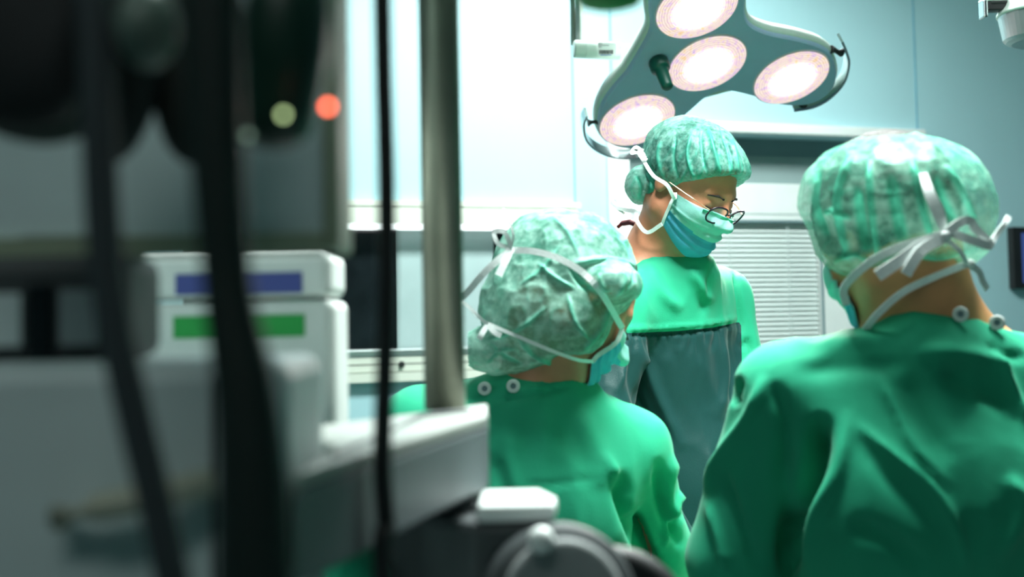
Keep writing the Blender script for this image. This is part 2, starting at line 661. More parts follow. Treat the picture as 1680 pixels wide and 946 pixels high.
def surface(field, axes, blk=4):
    """surface nets of field<0 on a tensor grid"""
    axes = [np.asarray(a, np.float32) for a in axes]
    axes = [a[:((len(a) - 1) // blk) * blk + 1] for a in axes]
    nx, ny, nz = map(len, axes)
    cax = [a[::blk] for a in axes]
    G = np.stack(np.meshgrid(*cax, indexing='ij'), -1).reshape(-1, 3)
    Fc_ = field(G).reshape([len(a) for a in cax])
    diag = math.sqrt(sum(float(np.max(np.diff(a))) ** 2 for a in cax))
    near = np.abs(Fc_) < diag * 1.15
    act = np.zeros([n - 1 for n in near.shape], bool)
    for i in (0, 1):
        for j in (0, 1):
            for k in (0, 1):
                act |= near[i:i + act.shape[0], j:j + act.shape[1], k:k + act.shape[2]]
    Fv = np.repeat(np.repeat(np.repeat(Fc_, blk, 0), blk, 1), blk, 2)[:nx, :ny, :nz].copy()
    ev = np.zeros((nx, ny, nz), bool)
    A = np.repeat(np.repeat(np.repeat(act, blk, 0), blk, 1), blk, 2)
    for i in (0, 1):
        for j in (0, 1):
            for k in (0, 1):
                ev[i:i + A.shape[0], j:j + A.shape[1], k:k + A.shape[2]] |= A
    I = np.argwhere(ev)
    pts = np.stack([axes[0][I[:, 0]], axes[1][I[:, 1]], axes[2][I[:, 2]]], 1)
    vals = np.concatenate([field(pts[i:i + 400000]) for i in range(0, len(pts), 400000)])
    Fv[ev] = vals
    S = Fv < 0
    c = np.zeros((nx - 1, ny - 1, nz - 1), np.int8)
    for i in (0, 1):
        for j in (0, 1):
            for k in (0, 1):
                c += S[i:nx - 1 + i, j:ny - 1 + j, k:nz - 1 + k]
    cells = np.argwhere((c > 0) & (c < 8))
    idx = -np.ones(c.shape, np.int64)
    idx[tuple(cells.T)] = np.arange(len(cells))
    acc = np.zeros((len(cells), 3), np.float64)
    cnt = np.zeros(len(cells))
    corners = [(i, j, k) for i in (0, 1) for j in (0, 1) for k in (0, 1)]
    for a in corners:
        for ax in range(3):
            if a[ax]:
                continue
            b = list(a)
            b[ax] = 1
            ia = cells + a
            ib = cells + b
            fa = Fv[tuple(ia.T)]
            fb = Fv[tuple(ib.T)]
            m_ = (fa < 0) != (fb < 0)
            t = np.where(m_, fa / np.where(m_, fa - fb, 1), 0)
            pa = np.stack([axes[q][ia[:, q]] for q in range(3)], 1)
            pb = np.stack([axes[q][ib[:, q]] for q in range(3)], 1)
            acc += np.where(m_[:, None], pa + (pb - pa) * t[:, None], 0)
            cnt += m_
    V = acc / cnt[:, None]
    faces = []
    for ax in range(3):
        u, v = (ax + 1) % 3, (ax + 2) % 3
        sl = [slice(None)] * 3
        sh = [slice(None)] * 3
        sl[ax] = slice(0, -1)
        sh[ax] = slice(1, None)
        e = S[tuple(sl)] != S[tuple(sh)]
        E = np.argwhere(e)
        E = E[(E[:, u] > 0) & (E[:, v] > 0) & (E[:, u] < [nx, ny, nz][u] - 1) & (E[:, v] < [nx, ny, nz][v] - 1)]
        if not len(E):
            continue
        inside = S[tuple(E.T)]

        def cell(du, dv):
            q = E.copy()
            q[:, u] += du
            q[:, v] += dv
            return idx[tuple(q.T)]
        q = np.stack([cell(-1, -1), cell(0, -1), cell(0, 0), cell(-1, 0)], 1)
        q[~inside] = q[~inside][:, ::-1]
        faces.append(q)
    Fq = np.concatenate(faces)
    Fq = Fq[(Fq >= 0).all(1)]
    return V, Fq


def relax(V, Fq, it=2, lam=0.5):
    V = V.copy()
    E = np.concatenate([Fq[:, [0, 1]], Fq[:, [1, 2]], Fq[:, [2, 3]], Fq[:, [3, 0]]])
    for _ in range(it):
        s = np.zeros_like(V)
        n = np.zeros(len(V))
        for a, b in ((0, 1), (1, 0)):
            for k in range(3):
                s[:, k] += np.bincount(E[:, a], V[E[:, b], k], len(V))
            n += np.bincount(E[:, a], minlength=len(V))
        V = V + lam * (s / np.maximum(n, 1)[:, None] - V)
    return V


def vnormals(V, Fq):
    n = np.cross(V[Fq[:, 2]] - V[Fq[:, 0]], V[Fq[:, 3]] - V[Fq[:, 1]])
    N = np.zeros_like(V)
    for c in range(4):
        for k in range(3):
            N[:, k] += np.bincount(Fq[:, c], n[:, k], len(V))
    return N / (np.linalg.norm(N, axis=1, keepdims=True) + 1e-12)


_rs = np.random.RandomState(3)
_T = _rs.rand(32, 32, 32)


def vnoise(p):
    i = np.floor(p).astype(int)
    f = p - i
    f = f * f * (3 - 2 * f)
    r = 0
    for a in (0, 1):
        for b in (0, 1):
            for c in (0, 1):
                wgt = (f[:, 0] if a else 1 - f[:, 0]) * (f[:, 1] if b else 1 - f[:, 1]) * (f[:, 2] if c else 1 - f[:, 2])
                r = r + wgt * _T[(i[:, 0] + a) % 32, (i[:, 1] + b) % 32, (i[:, 2] + c) % 32]
    return r


def fbm(p, o=3):
    return sum(vnoise(p * 2 ** k + 7.3 * k) / 2 ** k for k in range(o)) / sum(1 / 2 ** k for k in range(o)) - 0.5


def ridge(p, o=3):
    return sum((1 - np.abs(2 * vnoise(p * 2 ** k + 3.1 * k) - 1)) ** 2.2 / 2 ** k for k in range(o)) / sum(1 / 2 ** k for k in range(o))


def folds(V, N, lines, want=False):
    """raise (+) or press in (-) cloth along lines given on the surface: (pixel polyline, width px, height m)"""
    px, py = proj(V)
    view = V - np.array([0, 0, H])
    view /= np.linalg.norm(view, axis=1, keepdims=True)
    fac = np.clip(-(N * view).sum(1) * 3 + 0.4, 0, 1)
    D = np.zeros(len(V))
    for ln, wd, amp in lines:
        q = spline(np.array([(a, b, 0) for a, b in ln], float), 6)[:, :2] if len(ln) > 2 else np.array(ln, float)
        best = np.full(len(V), 1e9)
        tt = np.zeros(len(V))
        M_ = len(q) - 1
        for i in range(M_):
            a, b = q[i], q[i + 1]
            ba = b - a
            h = np.clip(((px - a[0]) * ba[0] + (py - a[1]) * ba[1]) / (ba @ ba + 1e-9), 0, 1)
            d = np.hypot(px - a[0] - h * ba[0], py - a[1] - h * ba[1])
            m_ = d < best
            best[m_] = d[m_]
            tt[m_] = ((i + h) / M_)[m_]
        taper = np.clip(np.sin(np.clip(tt, 0.0, 1) * math.pi) * 1.6, 0.0, 1)
        D += amp * np.exp(-(best / wd) ** 2) * fac * taper
    return (V + N * D[:, None], D) if want else V + N * D[:, None]


def grid_axis(a, b, s, fine=None, fs=None):
    if fine is None:
        return np.arange(a, b + s, s)
    x, out = a, []
    while x < b:
        out.append(x)
        x += fs if fine[0] - s < x < fine[1] else s
    out.append(b)
    out += [b + s, b + 2 * s, b + 3 * s]
    return np.array(out)


def head_frame(fwd, up_hint):
    f = nrm(fwd)
    r = nrm(np.cross(f, up_hint))
    u = np.cross(r, f)
    return np.stack([r, f, u], 1)       # columns: head right, forward, up


def head_field(p, O, R, sc_=1.0):
    q = ((p - np.asarray(O, np.float32)) @ np.asarray(R, np.float32)) / sc_
    s = q.copy()
    s[:, 0] = np.abs(s[:, 0])
    d = d_ell(q, (0, -0.012, 0.030), (0.074, 0.096, 0.088))
    d = smin(d, d_ell(q, (0, 0.028, -0.030), (0.060, 0.066, 0.085)), 0.03)
    d = smin(d, d_ell(s, (0.034, 0.052, -0.030), (0.028, 0.032, 0.030)), 0.02)
    d = smin(d, d_ell(q, (0, 0.060, -0.098), (0.030, 0.026, 0.020)), 0.03)
    d = smin(d, d_cap(s, (0.055, -0.005, -0.060), (0.02, 0.058, -0.098), 0.018, 0.016), 0.03)
    d = smin(d, d_cap(s, (0.004, 0.086, 0.020), (0.040, 0.072, 0.017), 0.009, 0.006), 0.016)
    d = smax(d, -d_ell(s, (0.031, 0.104, -0.002), (0.019, 0.018, 0.014)), 0.012)
    d = smin(d, d_ell(s, (0.031, 0.075, -0.003), (0.0145, 0.0125, 0.012)), 0.004)
    d = smin(d, d_cap(q, (0, 0.089, 0.010), (0, 0.112, -0.032), 0.0075, 0.0115), 0.010)
    d = smin(d, d_ell(s, (0.012, 0.099, -0.036), (0.009, 0.012, 0.008)), 0.006)
    d = smin(d, d_ell(q, (0, 0.090, -0.062), (0.024, 0.010, 0.007)), 0.010)
    ear = d_ell(s, (0.076, -0.012, 0.000), (0.007, 0.017, 0.028))
    ear = smax(ear, -d_ell(s, (0.086, -0.008, 0.004), (0.008, 0.010, 0.017)), 0.004)
    return smin(d, ear, 0.006) * sc_


def bbox_axes(lo, hi, s):
    return [np.arange(a, b + s, s) for a, b in zip(lo, hi)]


def glove(name, root, wrist, tip_dir, palm_dir, side=1):
    """hand with five bent fingers in a latex glove"""
    y = nrm(tip_dir)
    z = nrm(np.asarray(palm_dir) - y * np.dot(palm_dir, y))      # out of the back of the hand is -z
    x = np.cross(y, z) * side
    R = np.stack([x, y, z], 1)
    wrist = np.asarray(wrist, float)
    lens = [(0.030, 0.088, 0.036, 0.022, 0.017), (0.010, 0.092, 0.040, 0.026, 0.019), (-0.011, 0.088, 0.037, 0.024, 0.018), (-0.030, 0.080, 0.029, 0.019, 0.016)]

    def fld(p):
        q = (p - wrist.astype(np.float32)) @ R.astype(np.float32)
        d = d_ell(q, (0, 0.052, 0), (0.042, 0.050, 0.016))
        d = smin(d, d_cap(q, (0, -0.05, 0), (0, 0.02, 0), 0.030, 0.027), 0.02)
        for k, (bx, by, l1, l2, l3) in enumerate(lens):
            a = np.array([bx, by, 0.0])
            ang = math.radians(12 + 4 * k)
            for l_, r0, r1 in ((l1, 0.0098, 0.009), (l2, 0.009, 0.0083), (l3, 0.0083, 0.0075)):
                b = a + l_ * np.array([0.06 * (1.5 - k), math.cos(ang), math.sin(ang)])
                d = smin(d, d_cap(q, a, b, r0, r1), 0.004)
                a = b
                ang += math.radians(24)
        d = smin(d, d_cap(q, (0.028, 0.022, 0.004), (0.058, 0.050, 0.016), 0.014, 0.011), 0.010)
        d = smin(d, d_cap(q, (0.058, 0.050, 0.016), (0.064, 0.082, 0.028), 0.0105, 0.0085), 0.004)
        return d
    V, Fq = surface(fld, bbox_axes(wrist - 0.2, wrist + 0.2, 0.004))
    return part(name, (V, Fq), M_GLOVE, root, smooth=True)


# ------------------------------------------------------------------ room (world axes)
def wp(px, py, yw=WALL_Y):
    d = W(RCn @ np.array([(px - CX) / F_PX, -(py - CY) / F_PX, -1.0]))
    t = yw / d[1]
    return np.array([d[0] * t, yw, H + d[2] * t])


XL, XR, YF = -2.6, 5.0, -2.6
TH = 0.16
dx0, dx1, dz1 = wp(1030, 300)[0], wp(1488, 300)[0], wp(1300, 222)[2]        # door opening
wx0, wx1 = wp(300, 450)[0], wp(946, 450)[0]                                 # wall window
wz1, wz0 = wp(750, 331)[2], wp(620, 626)[2]
REC = 0.12
back = merge(box((XL - .1, WALL_Y, 0), (wx0, WALL_Y + TH, CEIL)), box((wx0, WALL_Y, wz1), (wx1, WALL_Y + TH, CEIL)),
             box((wx0, WALL_Y, 0), (wx1, WALL_Y + TH, wz0)), box((wx1, WALL_Y, 0), (dx0, WALL_Y + TH, CEIL)),
             box((dx0, WALL_Y, dz1), (dx1, WALL_Y + TH, CEIL)), box((dx1, WALL_Y, 0), (XR + .1, WALL_Y + TH, CEIL)))
struct('wall_back', back, M_WALL)
struct('wall_left', box((XL - .1, YF, 0), (XL, WALL_Y, CEIL)), M_WALLD)
struct('wall_right', box((XR, YF, 0), (XR + .1, WALL_Y, CEIL)), M_WALLD)
struct('wall_front', box((XL - .1, YF - .1, 0), (XR + .1, YF, CEIL)), M_WALLD)
struct('floor', box((XL - .1, YF - .1, -.1), (XR + .1, WALL_Y + TH, 0)), M_FLOOR)
struct('ceiling', box((XL - .1, YF - .1, CEIL), (XR + .1, WALL_Y + TH, CEIL + .1)), M_CEIL)
struct('baseboard_back', merge(box((XL, WALL_Y - .012, 0), (dx0 - .07, WALL_Y, .1)), box((dx1 + .07, WALL_Y - .012, 0), (XR, WALL_Y, .1))), M_GREYP)
for i, (px, y0, y1) in enumerate([(940, 0, 331), (1002, 0, 200), (1501, 0, 205), (880, 700, 900)]):
    x = wp(px, (y0 + y1) / 2)[0]
    zlo = wz1 if i == 0 else (dz1 + .03 if i == 1 else (0.1 if i == 2 else 0.1))
    zhi = CEIL if i < 3 else wz0
    struct('trim_%d' % (i + 1), box((x - .0035, WALL_Y - .0015, zlo), (x + .0035, WALL_Y + .001, zhi)), M_SEAM)

# door: frame, transom with lintel shade put into its greys, leaf with a blind behind glass
zs = {y: wp(1300, y)[2] for y in (208, 222, 236, 262, 303, 352, 362, 366)}
hz = wp(1300, 206)[2]
door = struct('door_1', merge(box((dx0 - .085, WALL_Y - .035, dz1), (dx1 + .075, WALL_Y, hz)),
                              box((dx0 - .085, WALL_Y - .02, 0), (dx0, WALL_Y, dz1)),
                              box((dx1, WALL_Y - .02, 0), (dx1 + .06, WALL_Y, dz1))), M_WHITE, bevel=.004)
YD = WALL_Y + REC
zb = wp(1300, 258, YD)[2]
zt = wp(1300, 303, YD)[2]
struct('transom_panel', merge(box((dx0, YD, zb), (dx1, YD + .03, dz1))), M_GREYP, door)
struct('transom_shade_strip', box((dx0, YD - .006, zt), (dx1, YD + .02, zb)), M_GREYL, door)  # lighter band of the shade painted under the lintel
bx0, bx1 = wp(1085, 450, YD)[0], wp(1346, 470, YD)[0]
bz1, bz0 = wp(1290, 362, YD)[2], wp(1290, 700, YD)[2]
leaf = struct('door_leaf', merge(box((dx0 + .05, YD - .02, bz1), (dx1, YD + .02, zt)), box((dx0 + .05, YD - .02, 0), (bx0, YD + .02, bz1)),
                                 box((bx1, YD - .02, 0), (dx1, YD + .02, bz1)), box((bx0, YD - .02, 0), (bx1, YD + .02, bz0))), M_WHITE, door, bevel=.003)
zg = wp(1290, 352, YD)[2]
struct('leaf_groove', box((dx0 + .05, YD - .0215, zg - .002), (dx1, YD - .02, zg + .002)), M_GREYL, leaf)
struct('glazing_gasket', merge(box((bx0, YD - .024, bz1 - .009), (bx1, YD - .018, bz1)), box((bx1 - .009, YD - .024, bz0), (bx1, YD - .018, bz1)),
                               box((bx0, YD - .024, bz0), (bx0 + .009, YD - .018, bz1)), box((bx0, YD - .024, bz0), (bx1, YD - .018, bz0 + .009))), M_GREYP, leaf)
sl = []
pitch = 7.6 / F_PX * 5.3 * 0.52 * 2 * 1.02
z = bz1 - .018
while z > bz0 + .01:
    sl.append(obox(((bx0 + bx1) / 2, YD + .006, z), (bx1 - bx0 - .02, 0.022, 0.0012), rotx(math.radians(52))))
    z -= pitch
for px in (1197, 1293):
    cx_ = wp(px, 450, YD)[0]
    sl.append(box((cx_ - .002, YD - .007, bz0 + .01), (cx_ + .002, YD - .005, bz1 - .01)))
struct('window_blind', merge(*sl), M_BLIND, leaf)
struct('blind_backing', box((bx0, YD + .021, bz0), (bx1, YD + .026, bz1)), mat('dim corridor behind the blind', (0.33, 0.42, 0.40), 0.7), leaf)

# wall window: cream head box with a light strip under it, dark panes, pale blind panel, sill rails
zz = {y: wp(750, y)[2] for y in (331, 341, 368, 378)}
zl = {y: wp(620, y)[2] for y in (573, 577, 585, 596.5, 598.5, 609.5, 611, 626)}
win = struct('window_1', merge(box((wx0, WALL_Y - .03, zz[341] + .002), (wx1 + .01, WALL_Y + .02, zz[331])),
                               box((wx0, WALL_Y - .025, zl[609.5]), (wx1, WALL_Y + .02, zl[598.5])),
                               box((wx0, WALL_Y - .025, zl[596.5]), (wx1, WALL_Y + .02, zl[585])),
                               box((wx0, WALL_Y - .03, zl[626]), (wx1, WALL_Y + .02, zl[611])),
                               box((wx0, WALL_Y - .004, zl[626]), (wx1, WALL_Y + .02, zl[585]))), M_CREAM)
struct('window_head', box((wx0, WALL_Y - .028, zz[368]), (wx1, WALL_Y + .02, zz[341] - .002)), M_CREAM, win)
struct('light_strip', box((wx0 + .01, WALL_Y - .026, zz[378] + .001), (wx1 - .01, WALL_Y + .0, zz[368])), mat('lit strip diffuser', (0.9, 0.95, 0.95), 0.5, emit=(0.93, 1, 1), estr=1.6), win)
struct('sill_rail', box((wx0, WALL_Y - .028, zl[585]), (wx1, WALL_Y + .02, zl[573])), M_ALU, win, bevel=.003)
ox = wp(655, 597)
struct('lock_knob', lathe((ox[0], WALL_Y - .02, ox[2]), (0, -1, 0), [(0, .011), (.012, .011), (.016, .008)], 20), M_DARK, win)
struct('sill_gap', box((wx0, WALL_Y - .008, zl[598.5]), (wx1, WALL_Y - .002, zl[596.5])), M_DARK, win)
x1_, x2_ = wp(649, 480, WALL_Y + .05)[0], wp(809, 440, WALL_Y + .05)[0]
struct('dark_pane', box((wx0, WALL_Y + .05, zl[573]), (x1_, WALL_Y + .06, zz[368])), M_BLACKG, win)
struct('pale_pane', box((x1_, WALL_Y + .045, zl[573]), (x2_, WALL_Y + .06, zz[368])), mat('frosted pale pane', (0.40, 0.52, 0.52), 0.35, noise=0.04), win)
struct('dark_pane', box((x2_, WALL_Y + .05, zl[573]), (wx1, WALL_Y + .06, zz[368])), M_BLACKG, win)

# ceiling panels in which the lamps sit, one for the added rear fill
for x, y, sx, sy, pw in PANEL_LIGHTS:
    o = bpy.data.objects.new('ceiling_light', _mesh('ceiling_light', *merge(
        box((-sx / 2 - .03, -sy / 2 - .03, 0), (sx / 2 + .03, sy / 2 + .03, .048))), M_WHITE))
    COL.objects.link(o)
    o.location = (x, y, CEIL - .048)
    props(o, 'flat white rectangular light panel set on the ceiling', 'ceiling light', 'ceiling light panels')

# monitor on the right of the wall
a, b = wp(1651, 373), wp(1655, 474)
mx0, mx1 = a[0], wp(1840, 420)[0]
mon = bpy.data.objects.new('wall_monitor', None)
COL.objects.link(mon)
mon.location = ((mx0 + mx1) / 2, WALL_Y, b[2])
props(mon, 'black framed screen with a dim indigo display on the blue wall', 'monitor')


def wpart(name, lo, hi, m, root, bevel=0.0):
    V, f = box(lo, hi)
    o = bpy.data.objects.new(name, _mesh(name, V - np.array(root.location), f, m))
    COL.objects.link(o)
    o.parent = root
    return fin(o, bevel)


wpart('frame', (mx0, WALL_Y - .035, b[2]), (mx1, WALL_Y - .001, a[2]), M_DARK, mon, .004)
sx0 = wp(1667, 420)[0]
scr = wpart('screen', (sx0, WALL_Y - .0375, wp(1660, 464)[2]), (mx1 - .04, WALL_Y - .034, wp(1660, 383)[2]),
            mat('indigo screen', (0.03, 0.05, 0.16), 0.25, emit=(0.05, 0.09, 0.30), estr=0.55), mon)
wpart('dark_figure', (wp(1677, 420)[0], WALL_Y - .0385, wp(1660, 432)[2]), (mx1 - .1, WALL_Y - .0372, wp(1660, 400)[2]), M_DARK, mon)


# ------------------------------------------------------------------ people
def ez(Y, py, px=1000):
    return P(px, py, Y)[2]


def px_ell(p, px, py, Y, rx, ry, dz, ang=0.0):
    """ellipsoid given by its outline in the photo (radii in pixels) and its real depth"""
    k = Y / F_PX
    return d_ell(p, P(px, py, Y), (rx * k, dz, ry * k), roty(math.radians(ang)))


def cap_mesh(name, root, field, lo, hi, m, O, R, pleats, crumple=0.004, seed=0.0, creases=(), s=0.0026, band=None, label=None):
    V, Fq = surface(field, bbox_axes(lo, hi, s))
    V = relax(V, Fq, 2)
    N = vnormals(V, Fq)
    q = (V - O) @ R
    # soft crumples, then gathers that radiate from the elastic band
    c = (ridge(V * 14 + seed, 2) - 0.45) * crumple
    r2 = ridge(V * 30 + seed + 5, 2)
    c += (r2 - 0.45) * crumple * 0.45
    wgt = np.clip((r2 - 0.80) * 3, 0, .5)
    if band is not None:
        nb, off, reach, n, amp = band
        nb = nrm(nb)
        h = np.clip(q @ nb - off, 0, 9)
        ph = np.arctan2(q[:, 0], q[:, 1])
        wob = fbm(V * 7 + seed, 2)
        for nn_, a_, rc in ((n, 1.0, reach), (n * .37, .9, reach * 2.6)):
            g = np.abs(np.sin(ph * nn_ / 2 + 6 * wob))
            rdg = (1 - g) ** 3
            c += amp * a_ * rdg * np.exp(-h / rc) * (1 - np.exp(-h / .005))
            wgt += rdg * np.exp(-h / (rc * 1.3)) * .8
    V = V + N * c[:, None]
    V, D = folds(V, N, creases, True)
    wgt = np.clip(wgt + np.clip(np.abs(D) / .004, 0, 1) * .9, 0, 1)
    o = part(name, (V, Fq), m, root, smooth=True, label=label)
    at = o.data.attributes.new('pleat', 'FLOAT', 'POINT')
    at.data.foreach_set('value', wgt.astype(np.float32))
    return o


def strap(name, pts, width, parent, nor=(0, -1, 0), m=None, **k):
    return part(name, ribbon(pts, width, nor, **k), m or M_TIE, parent, smooth=False)


def cloth_noise(V, N, seed, a1=0.006, a2=0.0025, stretch=(1, 1, 0.45)):
    s = np.array(stretch)
    c = (ridge(V * s * 7 + seed, 2) - 0.45) * a1 + (ridge(V * s * 17 + seed * 2, 2) - 0.45) * a2 + fbm(V * 3 + seed, 2) * a1 * 1.5
    return V + N * c[:, None]


def build_body(root, O, R, scale, limbs, skin):
    """one continuous body: head, neck, trunk, arms, legs"""
    def fld(p):
        d = head_field(p, O, R, scale)
        for kind, k, *a in limbs:
            d = smin(d, (d_cap if kind == 'c' else d_ecap)(p, *a), k)
        return d
    pts = np.array([a[i] for kind, k, *a in limbs for i in (0, 1)] + [O - .15, O + .15])
    lo, hi = pts.min(0) - .15, pts.max(0) + .15
    lo[2] = -0.02
    fl, fh = O - .15 * scale, O + .15 * scale
    axes = [grid_axis(lo[i], hi[i], 0.013, (fl[i], fh[i]), 0.0034) for i in range(3)]
    V, Fq = surface(fld, axes)
    V = relax(V, Fq, 1, 0.3)
    return part('body', (V, Fq), skin, root, smooth=True)


def gown_mesh(name, root, fld, lo, hi, seed, creases, s=0.0085, m=None, noise=(0.006, 0.0025), mi=None, lab=None):
    V, Fq = surface(fld, bbox_axes(lo, hi, s))
    V = relax(V, Fq, 3)
    N = vnormals(V, Fq)
    V = cloth_noise(V, N, seed, *noise)
    V = folds(V, N, creases)
    o = part(name, (V, Fq), m or M_GOWN, root, smooth=True, label=lab)
    if mi is not None:
        at = o.data.attributes.new('panel', 'FLOAT', 'POINT')
        at.data.foreach_set('value', mi(V, N).astype(np.float32))
    return o, V, Fq


def legs(hipc, side, floor_c, r=0.070):
    side = nrm(side)
    out = []
    for s_ in (-1, 1):
        hp = hipc + side * 0.065 * s_
        kn = np.array([*(floor_c + side * 0.09 * s_)[:2], 0.48])
        an = np.array([*(floor_c + side * 0.12 * s_)[:2], 0.09])
        out += [('c', .04, hp, kn, r, .058), ('c', .03, kn, an, .058, .036)]
    return out


def clogs(root, side, fwd, floor_c):
    side, fwd = nrm(side), nrm(np.array([fwd[0], fwd[1], 0.0]))
    for s_ in (-1, 1):
        c = floor_c + side * 0.12 * s_
        c = np.array([c[0], c[1], 0.0])

        def f(p, c=c):
            R_ = np.stack([np.cross(fwd, (0, 0, 1)), fwd, np.array([0, 0, 1.0])], 1)
            q = (p - c.astype(np.float32)) @ R_.astype(np.float32)
            d = smin(d_ell(q, (0, .11, .035), (.048, .10, .045)), d_ell(q, (0, -.03, .04), (.038, .06, .055)), .03)
            return smax(d, -q[:, 2], .004)
        V, Fq = surface(f, bbox_axes(c - .24 + (0, 0, .22), c + .24 - (0, 0, .1), .009))
        part('clog', (V, Fq), M_CLOG, root, smooth=True)


def ring_button(root, px, py, Y, gownV, name='snap_button'):
    """white snap with a dark middle, seated on the cloth"""
    c = P(px, py, Y)
    d = nrm(c - np.array([0, 0, H]))
    # first cloth met along the line of sight: use the nearest mesh vertex around it
    rel = gownV - np.array([0, 0, H])
    t = rel @ d
    dist = np.linalg.norm(rel - t[:, None] * d, axis=1)
    k = np.where(dist < 0.012)[0]
    t0 = t[k].min() if len(k) else np.linalg.norm(c - np.array([0, 0, H]))
    o = np.array([0, 0, H]) + d * (t0 + .002)
    b = part(name, lathe(o, -d, [(0, .0105), (.0035, .0105), (.005, .0085), (.005, .0048), (.0028, .0044)], 24), M_WHITE, root)
    part('snap_centre', lathe(o - d * .0024, -d, [(0, .0043), (.0012, .0040)], 16), M_GREYP, b)


# ---------------- surgeon facing the table from the far side (middle)
YM = 2.65
OM = P(1133, 304, YM)
fM = nrm((math.sin(math.radians(45)), -math.cos(math.radians(45)), -0.60))
RM = head_frame(fM, nrm((0.06, 0, 1)))
pM = thing('person', 'person with glasses in green gown, cap and mask, looking down under the big lamp', 'person', (*P(1125, 700, 2.76)[:2], 0))
nb = P(1092, 416, 2.72)
shR, shL = P(1022, 500, 2.62), P(1186, 487, 2.84)
chest = P(1112, 590, 2.74)
pel = np.array([*P(1118, 700, 2.76)[:2], 0.96])
ft = np.array([pel[0], pel[1] + .02, 0])
sideM = nrm(shL - shR)
elR, elL = P(985, 700, 2.52), P(1218, 640, 2.78)
haR, haL = np.array([0.34, 2.36, 0.83]), np.array([0.50, 2.42, 0.83])
hl = lambda x, y, z: OM + RM @ np.array([x, y, z])
limbs = [('c', .03, hl(0, -.025, -.05), nb, .056, .058), ('c', .05, nb + (-.02, .01, .006), shR + (-.02, 0, -.03), .058, .04), ('c', .05, nb - (0, 0, .03), shL, .05, .045),
         ('e', .05, chest, pel, .125, .13, np.cross(sideM, (0, 0, 1)), .7),
         ('c', .03, shR, elR, .044, .036), ('c', .03, shL, elL, .044, .036), ('c', .02, elR, haR, .036, .026), ('c', .02, elL, haL, .036, .026)]
limbs += legs(pel, sideM, ft)
body = build_body(pM, OM, RM, 1.0, limbs, M_SKIN)
clogs(pM, sideM, np.array([.6, -.8, 0]), ft)
for nm, ha, el in (('surgical_glove', haR, elR), ('surgical_glove', haL, elL)):
    glove(nm, pM, ha, nrm(ha - el) * (1, 1, .3) + (0, 0, -.1), (0, 0, -1), 1 if ha is haR else -1)


def gownM(p):
    d = d_cap(p, nb - (0, 0, .045), shR + (0, 0, -.015), .070, .062)
    d = smin(d, d_cap(p, nb - (0, 0, .045), shL + (0, 0, -.01), .070, .060), .05)
    d = smin(d, d_cap(p, P(1080, 440, 2.74), P(1140, 448, 2.68), .052, .050), .03)
    d = smin(d, d_ecap(p, chest + (0, 0, .05), pel, .150, .175, np.cross(sideM, (0, 0, 1)), .72), .06)
    d = smin(d, d_cap(p, pel, (pel[0], pel[1], .42), .17, .22), .08)
    d = smin(d, d_cap(p, shL, elL, .060, .056), .018)
    d = smin(d, d_cap(p, shR, elR, .062, .058), .018)
    d = smin(d, d_cap(p, elL, haL, .055, .036), .02)
    d = smin(d, d_cap(p, elR, haR, .055, .036), .02)
    return d


zseam = P(1110, 543, 2.62)[2]


def mi_mid(V, N):
    px, py = proj(V)
    ys = np.interp(px, [1000, 1030, 1110, 1170, 1222], [548, 546, 543, 537, 526])
    a = np.minimum(py - ys, px - (1000 - (py - 540) * .3))
    a = np.minimum(a, 1216 + (py - 540) * 0.02 - px)
    return np.minimum(a, (.25 - N[:, 1]) * 60)


cr = [([(1002, 546), (1060, 548), (1110, 545), (1170, 539), (1222, 527)], 3.0, -.006),
      ([(1002, 538), (1060, 540), (1110, 537), (1170, 531), (1222, 519)], 4.0, .004),
      ([(1130, 440), (1150, 470), (1165, 500)], 9, .012), ([(1060, 430), (1085, 480), (1120, 510)], 10, .009), ([(1175, 425), (1165, 460), (1150, 520)], 7, -.008),
      ([(1205, 440), (1213, 490), (1218, 550)], 4, -.012), ([(1215, 575), (1228, 560), (1240, 585)], 5, -.010), ([(1215, 610), (1230, 590), (1243, 605)], 5, .008),
      ([(1050, 560), (1075, 640), (1120, 740)], 9, .012), ([(1030, 560), (1040, 640), (1085, 740)], 9, -.010), ([(1180, 545), (1190, 620), (1180, 690)], 8, .010),
      ([(1200, 540), (1203, 600), (1195, 660)], 6, -.010), ([(1020, 560), (1030, 590), (1010, 650)], 7, .008)]
for k, x in enumerate(range(1040, 1215, 13)):
    yy = np.interp(x, [1000, 1110, 1222], [548, 545, 527])
    cr.append(([(x, yy - 6), (x + 2 + 3 * math.sin(k * 2.1), yy + 10), (x + 5 * math.sin(k * 1.7), yy + 30 + 14 * (k % 3))], 3.2, -.0042))
gm, gmV, _ = gown_mesh('gown', pM, gownM, np.array([-.25, 2.1, .18]) + (.15, 0, 0), np.array([.80, 3.15, 1.55]), 2.0, cr, s=.0062, m=M_GOWN2, noise=(.010, .004), mi=mi_mid)


# hair (seen below and through the cap)
def hairf(O, R, thr=.002, wide=1.0, lift=.007):
    def f(p):
        q = (p - O.astype(np.float32)) @ R.astype(np.float32)
        d = d_ell(q, (0, -.014, .030), (.074 + lift, .096 + lift, .088 + lift))
        return smax(d, -(-.62 * q[:, 1] + .78 * q[:, 2] - thr), .006)
    return f


V, Fq = surface(hairf(OM, RM, .010, lift=.006), bbox_axes(OM - .15, OM + .15, .005))
V = V + vnormals(V, Fq) * ((ridge(V * 60, 2) - .5) * .003)[:, None]
part('hair', (V, Fq), M_HAIR, pM, smooth=True)
